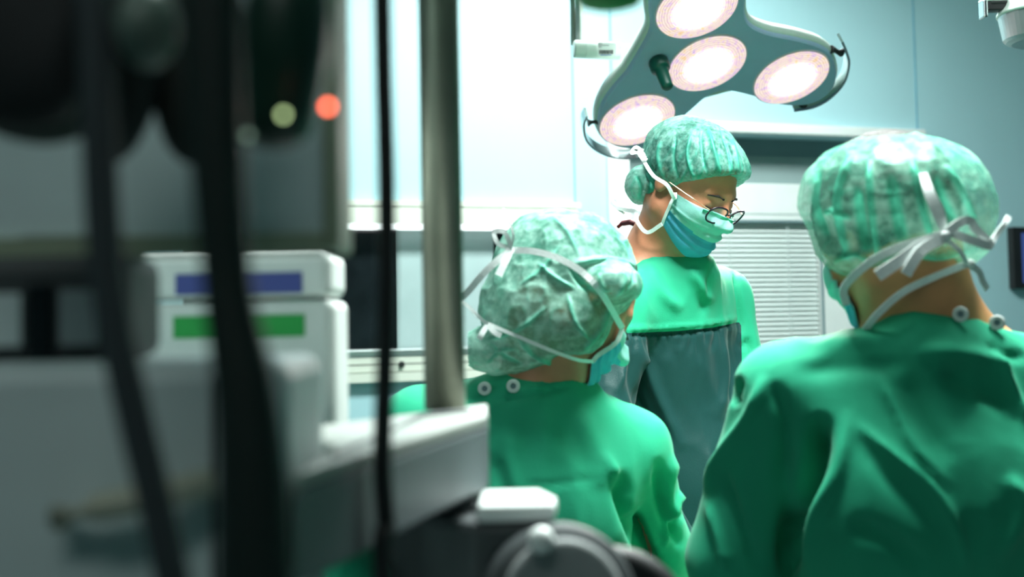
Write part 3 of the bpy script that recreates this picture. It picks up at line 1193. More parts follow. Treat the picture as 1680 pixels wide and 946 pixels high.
# brows, lashes
for s_ in (-1, 1):
    part('eyebrow', tube([hl(s_ * .014, .0950, .014), hl(s_ * .030, .0915, .018), hl(s_ * .046, .0775, .013)], [.0022, .0026, .0012], 8), M_HAIR, pM, smooth=True)
    part('eyelashes', tube([hl(s_ * .019, .0865, -.009), hl(s_ * .031, .0925, -.011), hl(s_ * .044, .083, -.008)], [.0010, .0016, .0010], 6), M_HAIR, pM)


def capM(p):
    q = (p - OM.astype(np.float32)) @ RM.astype(np.float32)
    dome = d_ell(q, (0, -.018, .044), (.092, .114, .086))
    dome = smin(dome, d_ell(q, (0, .042, .050), (.066, .052, .050)), .03)
    dome = smax(dome, -(-.68 * q[:, 1] + .73 * q[:, 2] + .012), .008)
    dome = smax(dome, -(q[:, 2] + .048), .012)
    bun = px_ell(p, 1056, 303, 2.70, 31, 33, .044, 10)
    bun = smin(bun, px_ell(p, 1076, 300, 2.665, 24, 17, .030, -25), .004)
    return smin(dome, bun, .005)


cap_cr = [([(1160, 205), (1172, 250), (1182, 290)], 3.0, .006), ([(1135, 215), (1128, 255), (1140, 298)], 2.6, .005), ([(1195, 215), (1206, 250), (1212, 285)], 2.6, .005),
          ([(1085, 230), (1080, 260), (1092, 296)], 3, .005), ([(1180, 205), (1195, 250), (1200, 286)], 2.5, -.004), ([(1150, 210), (1152, 250), (1162, 290)], 2.5, -.004),
          ([(1110, 215), (1105, 260), (1115, 300)], 2.5, -.004), ([(1095, 302), (1140, 300), (1180, 293), (1232, 287)], 2.2, -.003),
          ([(1060, 280), (1070, 300), (1062, 325)], 3, .006), ([(1042, 285), (1050, 305), (1048, 330)], 3, -.005), ([(1065, 300), (1080, 320), (1095, 315)], 3, .006)]
capo = cap_mesh('surgical_cap', pM, capM, OM - .2, OM + .2, M_CAPA, OM, RM, None, .0045, 1.0, cap_cr, s=.0023, band=((0, -.68, .73), -.012, .022, 58, .0028))
# elastic edge
rim = []
for k in range(49):
    a = 2 * math.pi * k / 48
    x, y = .080 * math.sin(a), -.020 + .108 * math.cos(a)
    rim.append(hl(x, y, (.026 + .34 * y) / .94 + .000))


# mask: shell off the face, tented over the nose, three pleats
def mask_shell(O, R, scale=1.0, off=.005, top=-.014, low=-.135, side_z=(-.012, -.085), amax=78, nu=44, nv=30):
    f0 = lambda P_: head_field(P_.astype(np.float32), O, R, scale)
    V, Vi = [], []
    for j in range(nv + 1):
        v = j / nv
        for i in range(nu + 1):
            u = -1 + 2 * i / nu
            th = math.radians(amax) * u
            e = abs(u) ** 1.6
            z0 = top * (1 - e) + side_z[0] * e
            z1 = low * (1 - e) + side_z[1] * e
            z = z0 + (z1 - z0) * v
            d = np.array([math.sin(th), math.cos(th), 0])
            c = np.array([0, 0.012, z * .93])
            V.append((c, d, u, v, z))
    C = np.array([x[0] for x in V])
    D = np.array([x[1] for x in V])
    t = np.full(len(V), .20)
    for _ in range(60):
        Q = O + ((C + D * t[:, None]) * scale) @ R.T
        s = f0(Q)
        t = t - np.clip(s, -.01, .05) * .8
    t = np.maximum(t, .03)
    T = t.reshape(nv + 1, nu + 1)
    for _ in range(4):       # taut cloth: keep the high points, average the rest
        A = T.copy()
        A[:, 1:-1] = (T[:, :-2] + T[:, 2:] + 2 * T[:, 1:-1]) / 4
        A[1:-1] = (A[:-2] + A[2:] + 2 * A[1:-1]) / 4
        T = np.maximum(A, T * .0 + A)
        T = np.maximum(T, t.reshape(nv + 1, nu + 1) + .001)
    U_ = np.array([x[2] for x in V]).reshape(nv + 1, nu + 1)
    V_ = np.array([x[3] for x in V]).reshape(nv + 1, nu + 1)
    T = T + off + .006 * np.exp(-(U_ / .5) ** 2) * np.sin(np.pi * np.clip(V_, 0, 1)) ** .8
    for pv in (.34, .52, .70):
        T += .0035 * (1 - np.clip(np.abs(V_ - pv) / .05, 0, 1)) * (1 - .3 * np.abs(U_)) - .003 * np.exp(-((V_ - pv - .055) / .03) ** 2)
    pt = (C + D * T.reshape(-1)[:, None]) * scale
    G = O + pt @ R.T
    Gi = O + (pt - D * .0016) @ R.T
    n = (nu + 1) * (nv + 1)
    Fc = []
    for j in range(nv):
        for i in range(nu):
            a = j * (nu + 1) + i
            Fc.append((a, a + 1, a + nu + 2, a + nu + 1))
            Fc.append((a + n, a + nu + 1 + n, a + nu + 2 + n, a + 1 + n))
    for i in range(nu):
        Fc.append((i, i + n, i + 1 + n, i + 1))
        a = nv * (nu + 1) + i
        Fc.append((a, a + 1, a + 1 + n, a + n))
    for j in range(nv):
        a = j * (nu + 1)
        Fc.append((a, a + nu + 1, a + nu + 1 + n, a + n))
        a += nu
        Fc.append((a, a + n, a + nu + 1 + n, a + nu + 1))
    return np.concatenate([G, Gi]), Fc, nu, nv, G.reshape(nv + 1, nu + 1, 3)


def make_mask(root, O, R, frac, **k):
    V, Fc, nu, nv, G = mask_shell(O, R, **k)
    idx = []
    q = 0
    for j in range(nv):
        for i in range(nu):
            v = 1 if j / nv > frac - .10 * abs(i / nu - .5) else 0
            idx += [v, v]
    idx += [0] * (len(Fc) - len(idx))
    o = part('face_mask', (V, Fc), [M_MASKG, M_MASKB], root, smooth=True, matidx=idx)
    return o, G


mk, G = make_mask(pM, OM, RM, .52)
nrow = [G[1][i] for i in range(12, 33)]
part('nose_strip', ribbon([p + RM[:, 1] * .002 for p in nrow[::2]], .005, RM[:, 1], .0008), mat('green mask edge', (0.03, .42, .22), .5), mk)
eS = G[:, 0] if proj(G[:, 0].mean(0)[None])[0][0] < proj(G[:, -1].mean(0)[None])[0][0] else G[:, -1]
out = nrm(np.array([-.4, -1, 0]))
part('side_binding', ribbon([eS[i] + out * .002 for i in range(0, 31, 5)], .006, out, .0008), M_TIE, mk)
strap('upper_tie', [eS[0] + out * .003, P(1106, 325, 2.572), P(1094, 303, 2.567), P(1072, 288, 2.58), P(1055, 262, 2.61), P(1046, 248, 2.63)], .0068, mk, out)
strap('lower_tie', [eS[-1] + out * .003, P(1062, 381, 2.63), P(1046, 364, 2.64), P(1043, 348, 2.67), P(1030, 345, 2.70), P(1012, 341, 2.72)], .0075, mk, out)
strap('tie_end', [P(1014, 342, 2.72), P(1004, 334, 2.72), P(1003, 326, 2.72), P(1010, 328, 2.72), P(1012, 340, 2.72), P(1024, 350, 2.71)], .005, mk, out)
strap('tie_end', [P(1058, 255, 2.60), P(1046, 241, 2.60), P(1038, 246, 2.60), P(1048, 252, 2.60), P(1062, 262, 2.60)], .005, mk, out)
strap('tie_end', [P(1060, 258, 2.60), P(1050, 250, 2.60), P(1036, 252, 2.60), P(1040, 243, 2.60), P(1056, 246, 2.60)], .004, mk, out)

# spectacles
gl = part('spectacles', tube([hl(-.009, .1155, -.009), hl(0, .118, -.006), hl(.009, .1155, -.009)], .0016, 8), M_FRAME, pM, smooth=True)
for s_ in (-1, 1):
    cen = np.array([s_ * .0315, .111, -.013])
    rim_ = []
    for k in range(33):
        a = 2 * math.pi * k / 32
        cx_, cz_ = math.cos(a), math.sin(a)
        rx_, rz_ = .0235, (.0165 if cz_ > 0 else .0195)
        rim_.append(cen + np.array([rx_ * np.sign(cx_) * abs(cx_) ** .85, -abs(rx_ * cx_ + s_ * .02) * .18 * (1 if cx_ * s_ > 0 else .2), rz_ * np.sign(cz_) * abs(cz_) ** .85 ]))
        rim_[-1][1] += .30 * (rim_[-1][2] - cen[2])
    rimw = [hl(*q) for q in rim_]
    fr = part('lens_frame', tube(rimw, .0019, 8), M_FRAME, gl, smooth=True)
    c0 = np.mean(rimw[:-1], 0)
    part('lens', (np.array([c0] + rimw[:-1]), [(0, 1 + k, 1 + (k + 1) % 32) for k in range(32)]), M_GLASS, gl)
    part('temple', tube([hl(s_ * .055, .103, -.008), hl(s_ * .073, .070, -.002), hl(s_ * .081, .010, .002), hl(s_ * .082, -.018, -.004)], [.0016, .0013, .0012, .0012], 8), M_GOLD, gl)
# dark red undershirt edge at the nape
part('undershirt_collar', tube([P(1014, 372, 2.80), P(1022, 366, 2.79), P(1034, 364, 2.76), P(1050, 372, 2.70)], [.004, .006, .006, .004], 10), mat('dark red cotton', (.14, .012, .02), .8), pM, smooth=True)

# ---------------- surgeon on the left, back to us
YL = 2.10
OL = P(945, 487, YL)
fL = nrm((.74, .30, -.60))
RL = head_frame(fL, nrm((0.15, .05, 1)))
pL = thing('person', 'person in green gown seen from behind, baggy mint cap, beside the steel pole', 'person', (*P(860, 700, 2.12)[:2], 0))
nb = P(880, 640, 2.12)
shl, shr = P(695, 708, 2.10), P(1030, 745, 2.16)
chest = P(865, 800, 2.10)
pel = np.array([*P(860, 800, 2.19)[:2], .86])
ft = np.array([pel[0], pel[1], 0])
sideL = nrm(shr - shl)
ell_, elr = P(640, 900, 2.16), P(1075, 900, 2.26)
hal, har = np.array([.10, 2.40, .83]), np.array([.27, 2.34, .83])
hl = lambda x, y, z: OL + RL @ np.array([x, y, z])
limbs = [('c', .03, hl(0, -.03, -.05), nb - (0, 0, .01), .055, .060), ('c', .05, nb - (0, 0, .04), shl, .055, .045), ('c', .05, nb - (0, 0, .04), shr, .055, .045),
         ('e', .05, chest - (0, -.01, .09), pel, .12, .105, (0, 1, 0), .5),
         ('c', .03, shl, ell_, .036, .034), ('c', .03, shr, elr, .036, .034), ('c', .02, ell_, hal, .037, .026), ('c', .02, elr, har, .037, .026)]
limbs += legs(pel, sideL, ft)
build_body(pL, OL, RL, 1.0, limbs, M_SKIN)
clogs(pL, sideL, np.array([.1, 1, 0]), ft)
for ha, el, sd in ((hal, ell_, -1), (har, elr, 1)):
    glove('surgical_glove', pL, ha, nrm(ha - el) * (1, 1, .3) + (0, 0, -.1), (0, 0, -1), sd)


def gownL(p):
    d = d_cap(p, nb - (0, 0, .050), shl, .078, .072)
    d = smin(d, d_cap(p, nb - (0, 0, .050), shr, .078, .070), .05)
    d = smin(d, d_cap(p, P(800, 672, 2.10), P(925, 656, 2.10), .040, .050), .03)       # stand collar
    d = smin(d, d_ecap(p, chest + (0, 0, -.04), pel, .165, .155, (0, 1, 0), .66), .06)
    d = smin(d, d_cap(p, pel, (pel[0], pel[1], .40), .15, .20), .08)
    d = smin(d, d_cap(p, shr, elr, .070, .062), .012)
    d = smin(d, d_cap(p, shl, ell_, .070, .062), .014)
    d = smin(d, d_cap(p, elr, har, .060, .038), .02)
    d = smin(d, d_cap(p, ell_, hal, .060, .038), .02)
    return d


cr = [([(785, 655), (850, 652), (900, 640), (945, 628)], 3.5, -.006), ([(880, 622), (915, 617), (950, 612)], 4, .007), ([(860, 640), (905, 634), (960, 622)], 3.5, .005),
      ([(1012, 770), (1030, 830), (1058, 900), (1075, 950)], 12, -.034), ([(985, 740), (1015, 790), (1048, 850), (1085, 930)], 9, .010),
      ([(1110, 740), (1095, 800), (1100, 860)], 7, .012), ([(1080, 750), (1085, 830), (1120, 900)], 8, -.014), ([(1125, 800), (1100, 840), (1090, 900)], 5, .012),
      ([(1135, 830), (1115, 850), (1100, 885)], 5, -.010), ([(850, 797), (920, 792), (990, 782)], 5, -.0022), ([(840, 700), (835, 760), (850, 830)], 16, .006),
      ([(940, 660), (980, 740), (1000, 800)], 18, .008), ([(800, 740), (830, 800), (840, 880)], 14, -.006)]
gL, gLV, _ = gown_mesh('gown', pL, gownL, np.array([-.45, 1.75, .16]), np.array([.55, 2.66, 1.34]), 5.0, cr, s=.0068, noise=(.007, .003))
ring_button(gL, 795, 637, 2.05, gLV)
ring_button(gL, 842, 633, 2.05, gLV)
V, Fq = surface(hairf(OL, RL, .016, lift=.003), bbox_axes(OL - .15, OL + .15, .005))
V = V + vnormals(V, Fq) * ((ridge(V * 60, 2) - .5) * .003)[:, None]
part('hair', (V, Fq), M_HAIR, pL, smooth=True)
for s_ in (-1, 1):
    part('eyelashes', tube([hl(s_ * .019, .0865, -.007), hl(s_ * .031, .0985, -.010), hl(s_ * .044, .085, -.006)], [.0012, .0022, .0012], 6), M_HAIR, pL)


def capL(p):
    d = px_ell(p, 925, 448, 2.09, 118, 106, .105, 12)
    d = smin(d, px_ell(p, 878, 505, 2.06, 90, 88, .088, 0), .03)
    d = smin(d, px_ell(p, 940, 520, 2.04, 62, 62, .070, 20), .014)
    d = smin(d, px_ell(p, 998, 464, 2.03, 54, 36, .066, 8), .004)
    d = smin(d, px_ell(p, 828, 575, 2.08, 78, 40, .062, 6), .010)
    d = smin(d, px_ell(p, 885, 572, 2.08, 60, 26, .060, -12), .010)
    return d


cc = [([(940, 432), (990, 426), (1045, 436)], 4, .006), ([(935, 440), (960, 470), (1000, 490)], 4, -.008), ([(880, 430), (910, 455), (945, 475)], 3, .005),
      ([(920, 400), (890, 440), (850, 470)], 3, .004), ([(790, 560), (850, 540), (900, 500)], 3, .005), ([(930, 480), (945, 530), (970, 560)], 3, .006),
      ([(1000, 500), (985, 540), (955, 575)], 4, .006), ([(900, 350), (930, 380), (950, 420)], 3, .004), ([(1010, 380), (1030, 400), (1040, 430)], 4, -.005),
      ([(800, 560), (830, 585), (860, 600)], 3, -.005), ([(850, 555), (880, 585), (920, 600)], 3, .006), ([(795, 600), (820, 575), (850, 570)], 3, .005),
      ([(1020, 440), (1025, 460), (1010, 490)], 3, .004), ([(1040, 440), (1040, 460), (1030, 475)], 3, -.004), ([(980, 445), (990, 470), (1000, 480)], 3, .004)]
cap_mesh('surgical_cap', pL, capL, OL - (.17, .17, .16), OL + (.16, .17, .18), M_CAPB, OL, RL, None, .0085, 4.0, cc, s=.0027)
mk, G = make_mask(pL, OL, RL, .25, off=.006, amax=50)
edges = [G[:, 0], G[:, -1]]
eS = min(edges, key=lambda e: e[:, 1].mean())
out = nrm(np.array([.1, -1, 0]))
part('side_binding', ribbon([eS[i] + out * .003 for i in range(0, 31, 5)], .007, out, .0008), M_TIE, mk)
strap('upper_tie', [eS[0] + out * .003, P(985, 478, 1.972), P(955, 446, 1.965), P(915, 423, 1.962), P(875, 412, 1.965), P(838, 410, 1.975)], .0095, mk, out)
strap('tie_end', [P(838, 410, 1.975), P(835, 395, 1.968), P(826, 380, 1.965), P(811, 381, 1.965), P(816, 398, 1.965), P(832, 406, 1.97)], .0065, mk, out)
strap('tie_end', [P(838, 408, 1.97), P(828, 430, 1.965), P(818, 452, 1.962)], .011, mk, out)
strap('tie_end', [P(838, 410, 1.97), P(815, 428, 1.965), P(790, 452, 1.965), P(768, 478, 1.97), P(755, 490, 1.975)], .010, mk, out)
strap('tie_end', [P(838, 408, 1.97), P(842, 385, 1.965), P(834, 360, 1.965), P(826, 342, 1.97)], .003, mk, out)
strap('lower_tie', [eS[-1] + out * .003, P(948, 590, 2.01), P(905, 575, 1.985), P(860, 556, 1.982), P(822, 540, 1.985), P(798, 530, 1.99)], .0055, mk, out)
strap('tie_end', [P(800, 532, 1.985), P(786, 520, 1.98), P(772, 506, 1.98), P(756, 492, 1.98)], .005, mk, out)
strap('tie_end', [P(800, 532, 1.985), P(790, 548, 1.98), P(786, 556, 1.98)], .008, mk, out)
strap('tie_end', [P(800, 532, 1.985), P(812, 545, 1.98), P(822, 550, 1.98)], .008, mk, out)

# ---------------- surgeon on the right, back to us
YR = 1.83
OR_ = P(1456, 380, 1.86)
fR = nrm((-.36, .85, -.42))
RR = head_frame(fR, nrm((-.12, 0, 1)))
pR = thing('person', 'broad person in green gown seen from behind, see-through mint cap, bare neck, white bow', 'person', (*P(1500, 700, 1.84)[:2], 0))
nb = P(1532, 560, 1.87)
shl, shr = P(1292, 640, 1.86), P(1752, 655, 1.90)
chest = P(1520, 720, 1.83)
pel = np.array([*P(1512, 800, 1.93)[:2], .86])
ft = np.array([pel[0], pel[1], 0])
sideR = nrm(shr - shl)
ell_, elr = P(1212, 920, 1.92), P(1835, 930, 1.95)
hal, har = np.array([.42, 2.10, .83]), np.array([.70, 2.16, .83])
hl = lambda x, y, z: OR_ + RR @ np.array([x, y, z])
limbs = [('c', .03, hl(0, -.03, -.055), nb - (0, 0, .02), .062, .078), ('c', .06, nb + (0.015, .045, -.020), shr + (-.01, .05, -.014), .088, .066), ('c', .05, nb - (0, 0, .05), shl, .06, .045),
         ('e', .05, chest - (0, -.01, .13), pel, .145, .12, (0, 1, 0), .5),
         ('c', .03, shl, ell_, .040, .036), ('c', .03, shr, elr, .040, .036), ('c', .02, ell_, hal, .04, .028), ('c', .02, elr, har, .04, .028)]
limbs += legs(pel, sideR, ft)
build_body(pR, OR_, RR, 1.08, limbs, M_SKIN2)
clogs(pR, sideR, np.array([-.2, 1, 0]), ft)
for ha, el, sd in ((hal, ell_, -1), (har, elr, 1)):
    glove('surgical_glove', pR, ha, nrm(ha - el) * (1, 1, .3) + (0, 0, -.1), (0, 0, -1), sd)


def gownR(p):
    d = d_cap(p, nb - (.015, 0, .055), shl, .088, .074)
    d = smin(d, d_cap(p, nb - (-.01, 0, .070), shr - (0, 0, .025), .088, .074), .04)
    d = smin(d, d_cap(p, P(1420, 602, 1.83), P(1520, 572, 1.80), .050, .054), .025)      # neckband
    d = smin(d, d_cap(p, P(1520, 572, 1.80), P(1700, 612, 1.84), .054, .054), .025)
    d = smin(d, d_ecap(p, chest + (0, 0, -.07), pel, .190, .175, (0, 1, 0), .62), .07)
    d = smin(d, d_cap(p, pel, (pel[0], pel[1], .38), .17, .22), .08)
    d = smin(d, d_cap(p, shl, ell_, .074, .072), .012)
    d = smin(d, d_cap(p, shr, elr, .074, .072), .014)
    d = smin(d, d_cap(p, ell_, hal, .068, .042), .02)
    d = smin(d, d_cap(p, elr, har, .068, .042), .02)
    return d


cr = [([(1350, 680), (1335, 760), (1305, 840), (1290, 950)], 15, -.045), ([(1392, 670), (1375, 770), (1330, 850), (1318, 940)], 12, .010),
      ([(1255, 615), (1230, 680), (1190, 740), (1150, 810)], 9, .014), ([(1215, 620), (1205, 645), (1208, 665)], 7, -.018), ([(1270, 625), (1290, 700), (1285, 800)], 12, -.012),
      ([(1400, 690), (1460, 740), (1530, 800), (1570, 870), (1590, 940)], 8, .010), ([(1405, 715), (1450, 775), (1510, 835), (1540, 890)], 14, -.006),
      ([(1440, 610), (1470, 670), (1500, 730), (1560, 800)], 9, .009), ([(1480, 610), (1510, 680), (1560, 760)], 14, -.008),
      ([(1540, 610), (1600, 630), (1690, 680)], 18, -.011), ([(1500, 575), (1580, 580), (1660, 600)], 14, .010), ([(1620, 562), (1640, 580), (1690, 585)], 8, -.006),
      ([(1630, 570), (1660, 640), (1690, 690)], 8, .014), ([(1330, 570), (1400, 560), (1480, 550)], 12, .006), ([(1300, 610), (1400, 600), (1500, 600)], 16, -.006),
      ([(1180, 760), (1215, 860), (1240, 930)], 9, -.010), ([(1160, 820), (1180, 880), (1190, 940)], 8, .010), ([(1390, 860), (1450, 880), (1520, 930)], 16, -.010),
      ([(1650, 780), (1680, 830), (1640, 920)], 12, .008)]
gR, gRV, _ = gown_mesh('gown', pR, gownR, np.array([.10, 1.45, .14]), np.array([1.10, 2.35, 1.38]), 9.0, cr, s=.0068, noise=(.010, .003))
ring_button(gR, 1576, 515, 1.75, gRV)
ring_button(gR, 1636, 529, 1.75, gRV)
V, Fq = surface(hairf(OR_, RR, -.035, lift=.018), bbox_axes(OR_ - .15, OR_ + .15, .005))
V = V + vnormals(V, Fq) * ((ridge(V * 60, 2) - .5) * .003)[:, None]
part('hair', (V, Fq), M_HAIR, pR, smooth=True)


def capR(p):
    d = px_ell(p, 1471, 325, 1.84, 156, 104, .125, 3)
    d = smin(d, px_ell(p, 1468, 385, 1.85, 122, 66, .105, -4), .05)
    d = smin(d, px_ell(p, 1560, 395, 1.82, 60, 46, .07, -14), .02)
    d = smin(d, px_ell(p, 1400, 400, 1.84, 50, 50, .08, 20), .02)
    return d


cc = [([(1400, 245), (1375, 330), (1395, 430)], 6, .009), ([(1425, 260), (1430, 340), (1440, 430)], 5, .009), ([(1495, 260), (1510, 330), (1530, 400)], 5, .009),
      ([(1550, 270), (1580, 320), (1600, 370)], 5, .008), ([(1345, 270), (1335, 330), (1360, 400)], 6, -.008), ([(1405, 300), (1412, 360), (1425, 420)], 8, -.008),
      ([(1460, 280), (1470, 340), (1485, 410)], 9, -.008), ([(1535, 280), (1550, 330), (1570, 370)], 7, -.007), ([(1440, 430), (1480, 415), (1540, 420), (1590, 408)], 5, .007),
      ([(1350, 350), (1370, 345), (1400, 360)], 4, .006), ([(1365, 430), (1400, 415), (1430, 430)], 4, .006), ([(1395, 440), (1440, 445), (1500, 438), (1590, 425)], 4, -.006)]
cap_mesh('surgical_cap', pR, capR, OR_ - (.17, .17, .16), OR_ + (.17, .17, .19), M_CAPC, OR_, RR, None, .007, 8.0, cc, s=.0027)
mk, G = make_mask(pR, OR_, RR, .6, scale=1.08, off=.006, amax=62)
out = np.array([0, -1, 0])
edges = [G[:, 0], G[:, -1]]
eS = min(edges, key=lambda e: proj(e)[0].mean())
strap('upper_tie', [P(1388, 500, 1.80), P(1386, 470, 1.78), P(1425, 432, 1.742), P(1470, 408, 1.712), P(1520, 392, 1.708), P(1548, 384, 1.71)], .0105, mk, out)
strap('tie_end', [P(1550, 386, 1.705), P(1540, 350, 1.700), P(1524, 315, 1.702), P(1514, 284, 1.712)], [.008, .016, .014, .011], mk, out)
strap('tie_end', [P(1550, 384, 1.70), P(1575, 365, 1.695), P(1592, 362, 1.70), P(1600, 375, 1.705), P(1625, 402, 1.71), P(1600, 396, 1.70), P(1558, 380, 1.70)], .011, mk, out)
strap('tie_end', [P(1548, 388, 1.70), P(1515, 400, 1.695), P(1480, 425, 1.692), P(1440, 452, 1.69)], .015, mk, out)
strap('tie_end', [P(1548, 390, 1.70), P(1515, 408, 1.692), P(1498, 430, 1.69), P(1486, 450, 1.69)], .014, mk, out)
strap('tie_end', [P(1622, 405, 1.71), P(1635, 385, 1.715), P(1648, 368, 1.715), P(1655, 355, 1.72)], .007, mk, out)
strap('tie_end', [P(1552, 392, 1.705), P(1575, 412, 1.71), P(1586, 432, 1.73)], .006, mk, out)
kn_ = part('tie_knot', ball(P(1550, 385, 1.702), (.010, .007, .007)), M_TIE, mk, smooth=True)
strap('lower_tie', [P(1420, 540, 1.80), P(1440, 515, 1.775), P(1480, 480, 1.76), P(1530, 455, 1.76), P(1588, 432, 1.76)], .0095, mk, out)
part('tie_knot', ball(P(1590, 432, 1.755), (.008, .007, .006)), M_TIE, mk, smooth=True)
strap('tie_end', [P(1590, 434, 1.757), P(1606, 445, 1.765), P(1612, 460, 1.77), P(1620, 474, 1.775)], .009, mk, (.5, -1, 0))

# ---------------- operating table between them (draped)
tb = thing('operating_table', 'green draped operating table between the three people', 'operating table', (1.02, 2.28, 0))


def drape(p):
    d = np.max(np.abs(p - np.array([1.0, 2.28, .60], np.float32)) - np.array([.66, .19, .16], np.float32), axis=1) - .035
    return smin(d, d_ell(p, (1.0, 2.28, .75), (.55, .13, .045)), .04)


V, Fq = surface(drape, bbox_axes((.25, 1.95, .36), (1.78, 2.6, .92), .012))
N = vnormals(V, Fq)
V = cloth_noise(V, N, 3.0, .006, .002)
part('drape', (V, Fq), M_GOWN, tb, smooth=True)
part('pedestal', box((.85, 2.18, .06), (1.15, 2.38, .50)), M_CHROME, tb, bevel=.02)
part('base_plate', box((.65, 2.10, 0), (1.35, 2.46, .08)), M_GBOX, tb, bevel=.02)
# ------------------------------------------------------------------ ceiling surgical lamp
LO = P(1175, 105, 3.3)
LN = nrm((.20, -.49, -.84))
lamp = thing('surgical_lamp', 'large lit operating lamp with four round glowing reflectors hanging over the table', 'surgical lamp', LO)
rp = lambda px, py, off=0.0: ray_plane(px, py, LO, LN) - LN * off
outl = [(1030, 118), (1050, 85), (1068, 48), (1066, 10), (1075, -30), (1110, -62), (1160, -72), (1200, -58), (1222, -25), (1222, 20), (1232, 42), (1262, 56), (1310, 66), (1352, 80),
        (1368, 100), (1372, 130), (1358, 156), (1325, 172), (1280, 172), (1235, 158), (1200, 150), (1180, 151), (1158, 160), (1135, 180), (1108, 204), (1092, 226), (1062, 240), (1028, 244), (1000, 236), (984, 214), (984, 184), (998, 156)]
P0 = np.array([rp(*q) for q in outl])
cen = P0.mean(0)
uL = nrm(np.cross(LN, (0, 1, 0)))
vL = np.cross(LN, uL)
xy = np.stack([(P0 - cen) @ uL, (P0 - cen) @ vL], 1)
sp = spline(np.vstack([xy, xy[:1]]) @ np.array([[1, 0, 0], [0, 1, 0.0]]), 4)[:-1, :2]
tg = np.roll(sp, -1, 0) - np.roll(sp, 1, 0)
nn = np.stack([tg[:, 1], -tg[:, 0]], 1)
nn /= np.linalg.norm(nn, axis=1, keepdims=True)
area = 0.5 * np.sum(sp[:, 0] * np.roll(sp[:, 1], -1) - np.roll(sp[:, 0], -1) * sp[:, 1])
if area < 0:
    nn = -nn


def layer(off, depth):
    s = sp + nn * off
    return cen + s[:, :1] * uL + s[:, 1:] * vL - LN * depth


def stack(layers, close=True):
    n = len(layers[0])
    V = np.concatenate(layers)
    Fc = []
    for i in range(len(layers) - 1):
        for k in range(n):
            a, b = i * n + k, i * n + (k + 1) % n
            Fc.append((a, b, b + n, a + n))
    Fc.append(tuple(range(n - 1, -1, -1)))
    Fc.append(tuple((len(layers) - 1) * n + k for k in range(n)))
    return V, Fc


part('front_panel', stack([layer(-.004, -.001), layer(0, .003), layer(.002, .012)]), M_LAMP, lamp, smooth=False)
part('housing', stack([layer(.003, .009), layer(.008, .016), layer(.009, .028), layer(.003, .042), layer(-.02, .056), layer(-.06, .064)]), M_LAMPW, lamp, smooth=True)
DISC = [(1143, 12), (1160, 103), (1298, 126), (1045, 196)]
RD = 0.103
for i, (px, py) in enumerate(DISC):
    c = rp(px, py)
    n = 64
    ringp = [(0.0, RD), (0.004, RD), (0.006, RD - .004), (0.003, RD - .005)]
    rim_ = part('reflector_rim', lathe(c - LN * .002, LN, ringp, n), mat('pale rim ring', (.65, .55, .62), .3), lamp, smooth=True)
    V, Fc = [], []
    rings = [0, .25, .5, .75, 1.0]
    nr = 12
    for r in range(nr + 1):
        for k in range(n):
            a = 2 * math.pi * k / n
            rr_ = r / nr
            V.append(c + LN * (.0048 + .010 * (1 - rr_ ** 2)) + (RD - .004) * rr_ * (math.cos(a) * uL + math.sin(a) * vL))
    for r in range(nr):
        for k in range(n):
            a, b = r * n + k, r * n + (k + 1) % n
            Fc.append((a, a + n, b + n, b))
    lens = part('reflector_lens', (np.array(V), Fc), M_LENS, lamp, smooth=True)
    uvl = lens.data.uv_layers.new(name='UVMap')
    th0 = i * 1.7
    for lp in lens.data.loops:
        r, k = divmod(lp.vertex_index, n)
        a = 2 * math.pi * k / n + th0
        uvl.data[lp.index].uv = (r / nr * math.cos(a), r / nr * math.sin(a))
    # the lamp's own light
    l = bpy.data.lights.new('reflector_light', 'SPOT')
    l.energy = LAMP_W
    l.color = (1.0, 0.93, 0.85)
    l.spot_size = math.radians(74)
    l.spot_blend = 0.9
    l.shadow_soft_size = 0.09
    lo_ = bpy.data.objects.new('reflector_light', l)
    COL.objects.link(lo_)
    lo_.location = W(c + LN * .03)
    lo_.rotation_euler = Vector(W(nrm(LAMP_AIM - c))).to_track_quat('-Z', 'Y').to_euler()
    # coarse cut facets seen in the glass near the rim


def handle(pts, mounts, wid):
    q = spline([rp(*a, .012) for a in pts], 8)
    g = ribbon(q[::2], .030, np.array([(cen - p) for p in q[::2]]), .0032, 3)
    h = part('grab_handle', g, M_CHROME, lamp, smooth=False)
    for a, b in mounts:
        part('handle_mount', tube([rp(*a, .014), rp(*b, .014)], [.011, .012], 12), M_DARK, h)


handle([(963, 190), (958, 205), (962, 228), (978, 245), (1003, 256), (1030, 259), (1060, 256)], [((967, 208), (985, 206)), ((1044, 251), (1048, 240))], .03)
handle([(1381, 68), (1388, 85), (1392, 105), (1384, 135), (1362, 160), (1335, 175), (1302, 181)], [((1384, 93), (1366, 88)), ((1322, 176), (1316, 164))], .03)
c = rp(1079, 99)
sh = part('sterile_handle', lathe(c - LN * .004, nrm(LN + .10 * uL * 0), [(0, .020), (.010, .0245), (.032, .0245), (.036, .021), (.038, .0165), (.088, .0145), (.092, .012)], 32), M_TEALH, lamp, smooth=True, bevel=0)
part('handle_collar', lathe(c - LN * .006, LN, [(0, .027), (.006, .026)], 32), M_LAMP, sh, smooth=False)
